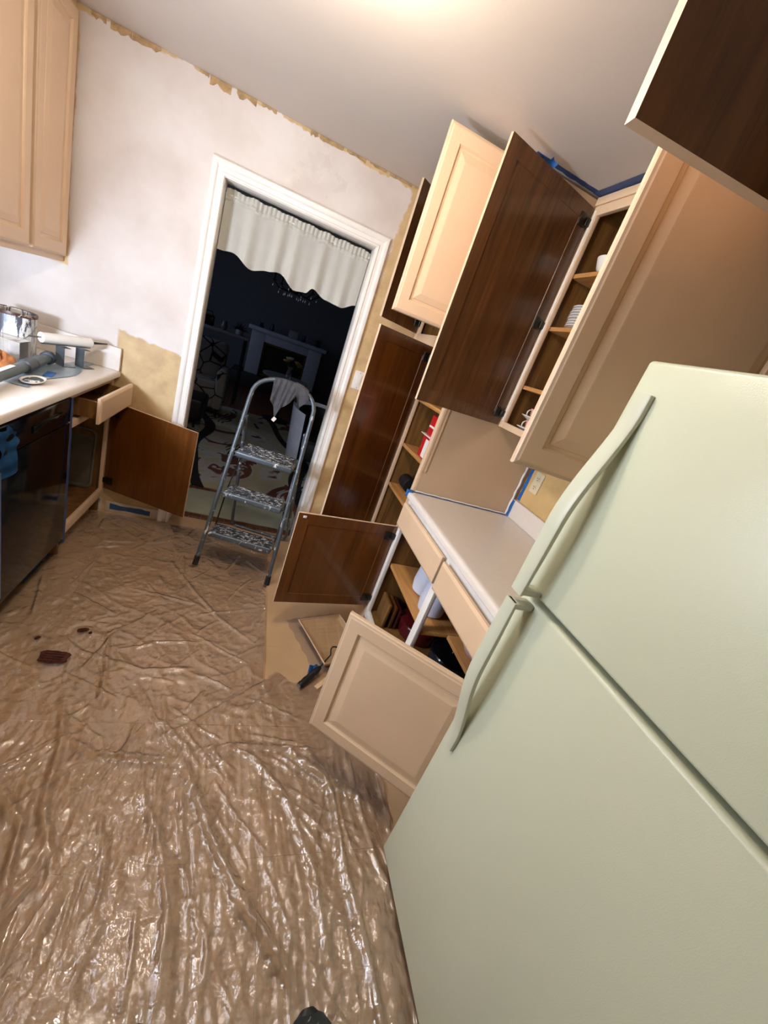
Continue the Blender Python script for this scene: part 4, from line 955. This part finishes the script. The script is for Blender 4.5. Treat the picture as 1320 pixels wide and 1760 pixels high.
u, v = rotc(0.10+0.0); H += near*(0.0070*ridge(vnoise(u*17, v*2.6, 3))**2.6 + 0.0048*ridge(vnoise(u*42, v*5, 4))**2.2 + 0.0022*ridge(vnoise(u*85, v*14, 6))**2)
u, v = rotc(-0.35); H += near*0.0050*ridge(vnoise(u*24, v*4, 5))**3
for k, (a, am) in enumerate(((1.15, .005), (0.45, .004), (-0.5, .004), (2.2, .0035))):
    u, v = rotc(a); H += midw*am*(1-0.35*far)*ridge(vnoise(u*15, v*5.5, 10+k))**3
H += (0.0035*near+0.0028*midw)*(vnoise(wx*55+9, wy*55+9, 20)-.5) + 0.0045*ridge(vnoise(wx*26+5, wy*20+5, 21))**2*(0.45+0.35*near)
def crease(pts, hgt, wid, asym=0.0):
    global H
    pts = [np.array(p) for p in pts]
    best = np.full_like(gx, 9.0); tt = np.zeros_like(gx); acc = 0; tot = sum(np.linalg.norm(b-a) for a, b in zip(pts, pts[1:]))
    for a, c in zip(pts, pts[1:]):
        d = c-a; L = np.linalg.norm(d); t = np.clip(((gx-a[0])*d[0]+(gy-a[1])*d[1])/L**2, 0, 1)
        ds = np.hypot(gx-(a[0]+t*d[0]), gy-(a[1]+t*d[1])); m = ds < best; best = np.where(m, ds, best); tt = np.where(m, (acc+t*L)/tot, tt); acc += L
    env = np.clip(np.minimum(tt, 1-tt)*6, 0, 1)
    H += hgt*env*np.exp(-(best/wid)**2)
for c in (([(-.36, 1.11), (-.25, 1.055), (-.1, 1.04), (.03, 1.035)], .013, .011), ([(.0, 1.07), (.06, .96), (.14, .80), (.23, .65), (.33, .52), (.43, .38)], .020, .014),
          ([(-.44, 1.32), (-.36, 1.1), (-.33, .9), (-.22, .70)], .012, .012), ([(.38, 1.46), (.2, 1.32), (.02, 1.17), (-.10, 1.10)], .009, .010), ([(-.39, 1.62), (-.33, 1.4), (-.30, 1.22)], .009, .009),
          ([(.45, 1.12), (.55, .9), (.56, .7), (.60, .45), (.62, .2)], .018, .013), ([(.2, 1.1), (.38, .9), (.46, .68), (.50, .4)], .014, .012), ([(.36, 1.1), (.48, 1.0), (.60, .92), (.68, .86)], .015, .014),
          ([(-.1, .95), (.0, .8), (.06, .62), (.08, .42)], .013, .011), ([(-.5, 1.0), (-.36, .85), (-.3, .6), (-.28, .4)], .012, .012), ([(-.6, 1.6), (-.45, 1.5), (-.2, 1.42), (.0, 1.45)], .008, .010),
          ([(-.3, 2.3), (-.1, 2.0), (.05, 1.8), (.28, 1.6)], .006, .009), ([(-.8, 1.3), (-.6, 1.1), (-.5, .9), (-.46, .6)], .012, .014), ([(.02, 1.06), (.2, 1.09), (.4, 1.08), (.55, 1.06)], .010, .010)):
    crease(*c)
for i in range(150):
    x, y = rs.uniform(-.8, .68), (rs.uniform(0.1, 1.0) if i % 2 else rs.uniform(0.9, 2.6))
    a = (math.atan2(1.3-y, -0.1-x)+rs.normal(0, .12) if y < 1.1 else rs.uniform(0, PI)); L = rs.uniform(.10, .38)
    crease([(x, y), (x+L*.5*math.cos(a)+rs.normal(0, .008), y+L*.5*math.sin(a)), (x+L*math.cos(a), y+L*math.sin(a))], rs.uniform(.004, .009), rs.uniform(.0045, .008))
foot = np.ones_like(gx)
for (px, py, rd) in ((-.139, 2.273, .05), (.291, 2.168, .05), (-.525, 1.452, .07), (-.484, 1.612, .04), (-.617, 1.545, .03), (-0.452, 1.60, .03)):
    foot *= 1-0.0*np.exp(-(np.hypot(gx-px, gy-py)/rd)**2)
H = np.clip(H*1.0+0.0035, 0.0015, 0.034)
for (px, py, rd, hh) in ((-.139, 2.273, .03, .0016), (.291, 2.168, .03, .0016), (-.525, 1.452, .075, .017), (-.484, 1.612, .035, .017), (-.617, 1.545, .025, .017), (-0.452, 1.60, .02, .017), (0.52, 1.40, .06, .003)):
    k = np.exp(-(np.hypot(gx-px, gy-py)/rd)**4); H = H*(1-k)+np.minimum(H, hh)*k
    if hh > .01: H = H*(1-k)+hh*k
keep = ~((gy > 1.44+0.03*np.sin(gx*40)) & (gx > 0.292)) & ~((gx > 0.765) & (gy > 0.705)) 
idx = np.arange(NX*NY).reshape(NX, NY)
kk = keep[:-1, :-1] & keep[1:, :-1] & keep[1:, 1:] & keep[:-1, 1:]
F = np.stack([idx[:-1, :-1][kk], idx[1:, :-1][kk], idx[1:, 1:][kk], idx[:-1, 1:][kk]], 1)
Vv = np.stack([gx.ravel(), gy.ravel(), H.ravel()], 1); used = np.unique(F); remap = np.full(NX*NY, -1); remap[used] = np.arange(len(used))
me = bpy.data.meshes.new('plastic_sheet'); nv, nf = len(used), len(F)
me.vertices.add(nv); me.vertices.foreach_set('co', Vv[used].astype(np.float32).ravel())
me.loops.add(nf*4); me.loops.foreach_set('vertex_index', remap[F].astype(np.int32).ravel())
me.polygons.add(nf); me.polygons.foreach_set('loop_start', np.arange(0, nf*4, 4, dtype=np.int32)); me.polygons.foreach_set('loop_total', np.full(nf, 4, dtype=np.int32))
me.update(); me.validate(); me.materials.append(PLASTIC); me.shade_smooth()
ps = bpy.data.objects.new('plastic_sheet', me); COL.objects.link(ps); tag(ps, 'wrinkled clear plastic drop sheet covering the tan kitchen floor', 'drop sheet')

# shoes of the photographer at the bottom edge
def shoe(cx, cy, rot, label, toe_col):
    t = thing('shoe', (cx, cy-0.14, 0), label, 'shoe', 'pair of shoes at the bottom edge')
    T = Matrix.Translation((cx, cy, 0)) @ Matrix.Rotation(rot, 4, 'Z')
    def loft(sec, zb, name, m):
        b = new(); rings = []
        for (y, hw_, zt) in sec:
            rings.append([b.verts.new(T @ Vector((hw_*math.copysign(abs(math.cos(a))**0.8, math.cos(a)), y, zb+(zt-zb)*max(0, math.sin(a))**0.8))) for a in [PI*i/14 for i in range(15)]])
        for A, B in zip(rings, rings[1:]):
            for k in range(14): b.faces.new((A[k], A[k+1], B[k+1], B[k]))
            b.faces.new((A[0], B[0], B[14], A[14]))
        b.faces.new(rings[0]); b.faces.new(rings[-1]); bmesh.ops.recalc_face_normals(b, faces=b.faces); return obj(name, b, m, t)
    b = new(); tube(b, [T @ Vector((0.030*math.cos(a), -0.215+0.055*math.sin(a), 0.078+0.006*abs(math.sin(a)))) for a in [2*PI*i/24 for i in range(24)]], 0.006, 8, closed=True); obj('padded_collar', b, RUBBER, t)
    for q in range(4):
        b = new(); yy = -0.075-0.022*q; tube(b, [T @ Vector((0.028*k/4, yy, 0.066+0.005*q-0.004*abs(k)*0.6)) for k in range(-4, 5)], 0.0025, 6); obj('lace', b, WPLAST if False else GREYM, t)
    loft([(-0.285, 0.015, 0.03), (-0.28, 0.037, 0.05), (-0.25, 0.046, 0.07), (-0.18, 0.046, 0.075), (-0.12, 0.051, 0.068), (-0.06, 0.057, 0.055), (-0.03, 0.052, 0.045), (-0.01, 0.037, 0.034), (0.0, 0.015, 0.026)], 0.024, 'upper', toe_col)
    loft([(-0.29, 0.018, 0.0335), (-0.28, 0.044, 0.0335), (-0.2, 0.049, 0.0335), (-0.12, 0.054, 0.0335), (-0.06, 0.061, 0.0335), (-0.02, 0.049, 0.0335), (0.004, 0.017, 0.0335)], 0.009, 'sole', BLACK)
shoe(0.425, 0.385, 0.05, 'dark grey shoe toe at the bottom edge nearer the refrigerator', splat('dark_teal_canvas', (34, 44, 48), 0.8, 0, 0.66, (30, 30, 30)))
shoe(0.040, 0.415, 0.05, 'dark shoe tip at the bottom edge left of the other shoe', BLACK)

# ------------------------------------------------------------------ doorway mat and living room
poly = []
for cx, cy, a0 in ((0.40, 3.30, 0), (-0.32, 3.27, PI/2), (-0.32, 3.04, PI), (0.40, 3.04, 1.5*PI)):
    r = 0.10
    for i in range(9): a = a0+PI/2*i/8; poly.append((cx+r*math.cos(a), cy+r*math.sin(a)))
b = new(); prism(b, poly, 0.0005, 0.008, bev=0.002)
single('door_mat', b, plain('grey_green_mat', (176, 180, 156), 0.8, var=0.08, scale=6, bump=0.2, bscale=200), 'grey-green mat with rounded corners just beyond the doorway', 'mat', (0.04, 3.15, 0))
b = new(); box(b, -1.9, 1.9, 3.44, 6.6, 0.0005, 0.012, 0.004); single('area_rug', b, RUG, 'large swirl-patterned rug on the living room floor', 'rug', (0, 5, 0))
FIREW = plain('painted_mantel', (206, 212, 224), 0.5, var=0.03)
fp = thing('fireplace', (0.33, 9.2, 0), 'white fireplace with a broad mantel against the dark living room wall', 'fireplace')
b = new(); box(b, -0.60, 1.26, 8.75, 9.59, 0, 0.27, 0.01); obj('hearth', b, plain('dark_slate_hearth', (52, 50, 52), 0.5), fp)
b = new(); box(b, -0.37, -0.11, 9.0, 9.59, 0.271, 1.09, 0.006); obj('pillar', b, FIREW, fp)
b = new(); box(b, 0.76, 1.03, 9.0, 9.59, 0.271, 1.09, 0.006); obj('pillar', b, FIREW, fp)
b = new(); box(b, -0.109, 0.759, 9.0, 9.59, 0.93, 1.09, 0.004); obj('lintel', b, FIREW, fp)
b = new(); box(b, -0.44, 1.10, 8.92, 9.595, 1.0905, 1.165, 0.01); obj('mantel_shelf', b, FIREW, fp)
b = new(); box(b, -0.109, 0.759, 9.08, 9.59, 0.271, 0.929, 0.0); obj('firebox', b, plain('firebox_black', (16, 14, 12), 0.5), fp)
b = new()
for (x0_, x1_, z0_, z1_) in ((-0.10, -0.07, 0.28, 0.92), (0.72, 0.75, 0.28, 0.92), (-0.07, 0.72, 0.89, 0.92), (-0.07, 0.72, 0.28, 0.31)): box(b, x0_, x1_, 9.05, 9.079, z0_, z1_, 0.002)
obj('fire_screen', b, plain('aged_brass', (120, 92, 48), 0.4, 0.7), fp)
mx = [(-0.22, 'candle_jar', 'dark candle jar at the left end of the mantel', 'candle', 0.05, 0.09), (-0.02, 'figurine', 'dark figurine on the mantel beside the candle jar', 'figurine', 0.045, 0.13), (0.40, 'picture_frame', 'small pale picture frame at the middle of the mantel', 'picture frame', 0, 0), (0.62, 'vase', 'small dark vase on the mantel right of the picture frame', 'vase', 0.045, 0.12), (0.92, 'potted_plant', 'low potted plant at the right end of the mantel', 'plant', 0.06, 0.08)]
for x, nm, lb_, ct, r, hh in mx:
    b = new()
    if nm == 'picture_frame':
        box(b, x-0.09, x+0.09, 9.1, 9.115, 1.166, 1.30, 0.004, rot=Matrix.Rotation(-0.12, 4, 'X')); box(b, x-0.02, x+0.02, 9.115, 9.17, 1.166, 1.17); single(nm, b, plain('frame_silver', (160, 164, 172), 0.4), lb_, ct, (x, 9.1, 1.166)); continue
    lathe(b, (x, 9.1, 1.166), [(0, 0), (r*0.8, 0), (r, hh*0.3), (r*0.55, hh*0.7), (r*0.7, hh), (0, hh*0.98)], 16)
    if nm == 'potted_plant':
        t = single(nm, b, plain('dark_pot', (40, 44, 60), 0.5), lb_, ct, (x, 9.1, 1.166)); b = new()
        rnd = random.Random(4)
        for i in range(26):
            a = rnd.uniform(0, 6.28); e = rnd.uniform(0.3, 1.4); L = rnd.uniform(.06, .12); tube(b, [(x, 9.1, 1.24), (x+L*math.cos(a)*math.cos(e)*1.3, 9.1+L*math.sin(a)*math.cos(e), 1.24+L*math.sin(e))], [0.008, 0.002], 4)
        f_ = obj('foliage', b, plain('dark_leaf', (36, 52, 36), 0.6), t); f_['kind'] = 'stuff'; continue
    single(nm, b, plain(nm+'_glaze', (48, 50, 62), 0.35), lb_, ct, (x, 9.1, 1.166))
# console shelf at left of the fireplace
cn = thing('console_table', (-0.95, 7.0, 0), 'long grey console table left of the fireplace', 'table')
b = new(); box(b, -1.75, -0.30, 6.9, 7.3, 0.985, 1.025, 0.004); obj('table_top', b, plain('grey_top', (150, 150, 158), 0.4), cn)
for x in (-1.70, -0.37):
    for y in (6.93, 7.24): b = new(); box(b, x, x+0.04, y, y+0.04, 0, 0.9845, 0.003); obj('leg', b, BLACK, cn)
b = new(); tube(b, [(-0.46, 7.08, 1.0255), (-0.46, 7.08, 1.03), (-0.46, 7.08, 1.10)], [0.05, 0.055, 0.06], 16); pp = single('potted_plant', b, plain('white_pot', (150, 150, 156), 0.5), 'bushy dark plant in a pale pot at the right end of the console table', 'plant', (-0.46, 7.08, 1.0255))
b = new(); rnd = random.Random(9)
for i in range(60):
    a = rnd.uniform(0, 6.28); e = rnd.uniform(0.1, 1.5); L = rnd.uniform(.07, .14); tube(b, [(-0.46, 7.08, 1.09), (-0.46+L*math.cos(a)*math.cos(e), 7.08+L*math.sin(a)*math.cos(e), 1.09+L*math.sin(e))], [0.010, 0.003], 4)
f_ = obj('foliage', b, plain('dark_leaf_two', (24, 36, 28), 0.6), pp); f_['kind'] = 'stuff'
b = new(); box(b, -1.02, -0.82, 7.0, 7.1, 1.0255, 1.17, 0.02); tube(b, [(-0.99, 7.05, 1.17), (-0.97, 7.05, 1.22), (-0.87, 7.05, 1.22), (-0.85, 7.05, 1.17)], 0.006, 8); rd = single('table_radio', b, BLACKG, 'small glossy black radio with a handle at the left of the console table', 'radio', (-0.92, 7.05, 1.0255))
b = new(); lathe(b, (-0.68, 7.05, 1.0255), [(0, 0), (0.03, 0), (0.05, 0.05), (0.03, 0.11), (0.035, 0.13), (0, 0.13)], 16); single('vase', b, plain('grey_vase_glaze', (96, 98, 104), 0.4), 'pale grey vase at the middle of the console table', 'vase', (-0.68, 7.05, 1.0255))
# armchair with line-patterned cover
def line_mat():
    t = NT('line_patterned_cover'); v = t.n('ShaderNodeTexVoronoi'); v.feature = 'DISTANCE_TO_EDGE'; v.inputs['Scale'].default_value = 5.0; t.l(t.tc, v.inputs['Vector'])
    t.base(t.mix(t.step(v.outputs['Distance'], 0.03, 0.045), lin((18, 18, 20)), lin((140, 138, 138))), 0.9); return t.m
LM = line_mat()
ac = thing('armchair', (-0.85, 6.05, 0), 'pale armchair with a dark line-patterned cover at the left of the living room', 'armchair')
b = new(); box(b, -1.30, -0.50, 5.75, 6.35, 0.12, 0.45, 0.05, seg=3); obj('seat', b, LM, ac)
b = new(); box(b, -1.30, -0.50, 6.20, 6.42, 0.42, 0.92, 0.06, seg=3, rot=Matrix.Rotation(-0.12, 4, 'X')); obj('backrest', b, LM, ac)
for x in (-1.36, -0.54): b = new(); box(b, x, x+0.12, 5.72, 6.36, 0.12, 0.62, 0.04, seg=3); obj('arm', b, LM, ac)
for x in (-1.32, -0.50):
    for y in (5.78, 6.28): b = new(); tube(b, [(x+0.03, y, 0.013), (x+0.03, y, 0.13)], [0.014, 0.02], 8); obj('leg', b, BLACK, ac)
b = new(); box(b, -1.14, -0.90, 5.99, 6.05, 0.47, 0.76, 0.025, seg=3, rot=Matrix.Rotation(-0.15, 4, 'X')); single('cushion', b, plain('brown_cushion', (112, 80, 60), 0.9), 'brown cushion resting against the patterned armchair back', 'cushion', (-1.02, 6.15, 0.47))
ot = thing('ottoman', (-0.9, 5.25, 0), 'low black ottoman in front of the patterned armchair', 'ottoman')
b = new(); box(b, -1.35, -0.55, 5.02, 5.5, 0.10, 0.36, 0.04, seg=3); obj('padding', b, BLACK, ot)
for x in (-1.3, -0.62):
    for y in (5.07, 5.43): b = new(); tube(b, [(x, y, 0.013), (x, y, 0.105)], 0.014, 8); obj('leg', b, BLACK, ot)
# round table with flowers
rt = thing('round_table', (0.33, 6.6, 0), 'small round table with a vase in front of the fireplace', 'table')
b = new(); lathe(b, (0.33, 6.6, 0.66), [(0, 0), (0.33, 0), (0.34, 0.01), (0.34, 0.03), (0, 0.032)], 40); obj('table_top', b, plain('pale_table_top', (158, 160, 168), 0.25), rt)
b = new(); lathe(b, (0.33, 6.6, 0.013), [(0, 0), (0.2, 0), (0.2, 0.02), (0.03, 0.05), (0.03, 0.646), (0, 0.646)], 24); obj('pedestal', b, BLACK, rt)
vs = thing('flower_vase', (0.36, 6.55, 0.693), 'glass vase of yellow and white flowers on the round table', 'vase')
b = new(); lathe(b, (0.36, 6.55, 0.693), [(0, 0), (0.035, 0), (0.045, 0.06), (0.028, 0.13), (0.04, 0.17), (0.037, 0.17), (0.025, 0.13), (0, 0.02)], 20); obj('glass_body', b, CLEARTUB, vs)
YEL, WFL = plain('yellow_petals', (206, 160, 60), 0.7), plain('white_petals', (216, 212, 200), 0.7); rnd = random.Random(2)
for i in range(13):
    a = rnd.uniform(0, 6.28); r = rnd.uniform(0.02, 0.13); z = 0.693+0.30-r*0.7+rnd.uniform(-.02, .02); x, y = 0.36+r*math.cos(a), 6.55+r*math.sin(a)*0.8
    b = new(); tube(b, [(0.36, 6.55, 0.75), (x, y, z)], 0.003, 5); st_ = obj('stem', b, plain('stem_green', (50, 70, 40), 0.6) if i == 0 else bpy.data.materials['stem_green'], vs)
    b = new(); lathe(b, (x, y, z), [(0, 0), (0.02, 0.002), (0.042, 0.02), (0.03, 0.03), (0, 0.022)], 10); obj('blossom', b, YEL if i % 3 == 0 else WFL, st_)
# tub chair near the doorway
tc = thing('tub_chair', (0.66, 4.45, 0), 'white curved tub chair with black seat behind the step ladder', 'chair')
def shell(u, v):
    a = -0.06*PI + u*PI*1.33
    R = 0.31+0.05*v; zt = 0.75 - 0.16*abs(u-0.5)**1.6
    return Vector((0.72+R*math.cos(a), 4.45+R*math.sin(a), 0.16+(zt-0.16)*v))
obj('shell', grid_sheet(shell, 44, 12, -0.055), plain('white_shell', (236, 238, 248), 0.5), tc)
b = new(); lathe(b, (0.72, 4.45, 0.20), [(0, 0), (0.22, 0), (0.24, 0.03), (0.24, 0.19), (0.21, 0.22), (0, 0.225)], 32); obj('seat_cushion', b, BLACK, tc)
def inner(u, v):
    a = -0.05*PI + u*PI*1.30; R = 0.245+0.045*v; zt = 0.72 - 0.16*abs(u-0.5)**1.6
    return Vector((0.72+R*math.cos(a), 4.45+R*math.sin(a), 0.17+(zt-0.17)*v))
obj('back_lining', grid_sheet(inner, 36, 6, 0.004), BLACK, tc)
for a in (0.6, 2.4, 3.9, 5.5): b = new(); tube(b, [(0.72+0.2*math.cos(a), 4.45+0.2*math.sin(a), 0.21), (0.72+0.25*math.cos(a), 4.45+0.25*math.sin(a), 0.0135)], [0.018, 0.010], 8); obj('leg', b, BLACK, tc)
# chandelier
ch = thing('chandelier', (0.14, 5.0, ZC-0.01), 'dark branched chandelier with small crystals hanging beyond the valance', 'chandelier')
b = new(); tube(b, [(0.14, 5.0, ZC-0.005), (0.14, 5.0, 1.76)], 0.008, 8); lathe(b, (0.14, 5.0, 1.74), [(0, 0), (0.03, 0.02), (0.04, 0.06), (0.015, 0.10), (0, 0.10)], 16); lathe(b, (0.14, 5.0, ZC-0.035), [(0, 0), (0.05, 0.01), (0.06, 0.034), (0, 0.034)], 20); obj('stem', b, DARKM, ch)
for k in range(6):
    a = k*PI/3+0.2; dx, dy = math.cos(a), math.sin(a)
    b = new(); tube(b, [(0.14+dx*r, 5.0+dy*r, z) for r, z in ((0.02, 1.80), (0.08, 1.755), (0.17, 1.75), (0.24, 1.80))], 0.006, 8); ar = obj('arm', b, DARKM, ch)
    b = new(); lathe(b, (0.14+dx*0.24, 5.0+dy*0.24, 1.80), [(0, 0), (0.03, 0.005), (0.03, 0.01), (0.01, 0.015), (0.01, 0.08), (0, 0.085)], 12); obj('candle_cup', b, DARKM, ar)
    for q, (r, z) in enumerate(((0.24, 1.79), (0.17, 1.742), (0.10, 1.745))):
        b = new(); lathe(b, (0.14+dx*r, 5.0+dy*r, z-0.05), [(0, 0), (0.007, 0.015), (0.002, 0.035), (0.001, 0.045)], 6); obj('crystal', b, GREYM, ar)
# ceiling lamp (just outside the frame above)
cl = thing('ceiling_light', (LAMP[0], LAMP[1], ZC), 'flush ceiling light fixture above the middle of the kitchen', 'ceiling light')
b = new(); lathe(b, (LAMP[0], LAMP[1], ZC-0.022), [(0, 0.02), (0.13, 0.02), (0.13, 0.0), (0.0, 0.0)], 32); obj('canopy', b, WHITE, cl)
b = new(); lathe(b, (LAMP[0], LAMP[1], LAMP[2]), [(0, -0.08)]+[(0.08*math.sin(PI*i/16), -0.08*math.cos(PI*i/16)) for i in range(1, 16)]+[(0, 0.08)], 32)
GLOBE = NT('lit_globe'); GLOBE.base((0.9, 0.88, 0.84, 1), 0.5); GLOBE.b.inputs['Emission Color'].default_value = WARM + (1,); GLOBE.b.inputs['Emission Strength'].default_value = 135.0
obj('glass_globe', b, GLOBE.m, cl)
b = new(); lathe(b, (LAMP[0], LAMP[1], ZC-0.07), [(0, 0), (0.045, 0), (0.05, 0.02), (0.05, 0.047), (0, 0.048)], 24); obj('globe_holder', b, GREYM, cl)

# portable LED work light standing on the worktop left of the frame
wl = thing('work_light', (-1.13, 1.10, ZT), 'portable LED work light standing on the left worktop by the window', 'work light')
Tw = Matrix.Translation((-1.125, 1.115, 1.145)) @ Matrix.Rotation(-math.atan2(0.42, 1.0), 4, 'Z') @ Matrix.Rotation(-0.11, 4, 'X')
b = new(); box(b, -0.12, 0.12, -0.045, 0.002, -0.085, 0.085, 0.008, mat=Tw); obj('housing', b, BLACK, wl)
LEDM = NT('led_panel_glow'); LEDM.base(lin((240, 244, 255)), 0.4); LEDM.b.inputs['Emission Color'].default_value = (0.66, 0.79, 1.0, 1); LEDM.b.inputs['Emission Strength'].default_value = 6.0
b = new(); box(b, -0.10, 0.10, 0.0022, 0.005, -0.065, 0.065, 0.001, mat=Tw); obj('led_panel', b, LEDM.m, wl)
b = new(); tube(b, [(-1.13-0.11, 1.10, ZT+0.008), (-1.13-0.11, 1.09, 1.145), (-1.13-0.11, 1.05, ZT+0.008)], 0.006, 8); tube(b, [(-1.13+0.11, 1.06, ZT+0.008), (-1.13+0.11, 1.05, 1.145), (-1.13+0.11, 1.01, ZT+0.008)], 0.006, 8); tube(b, [(-1.13-0.11, 1.05, ZT+0.008), (-1.13+0.11, 1.01, ZT+0.008)], 0.006, 8); obj('stand', b, DARKM, wl)
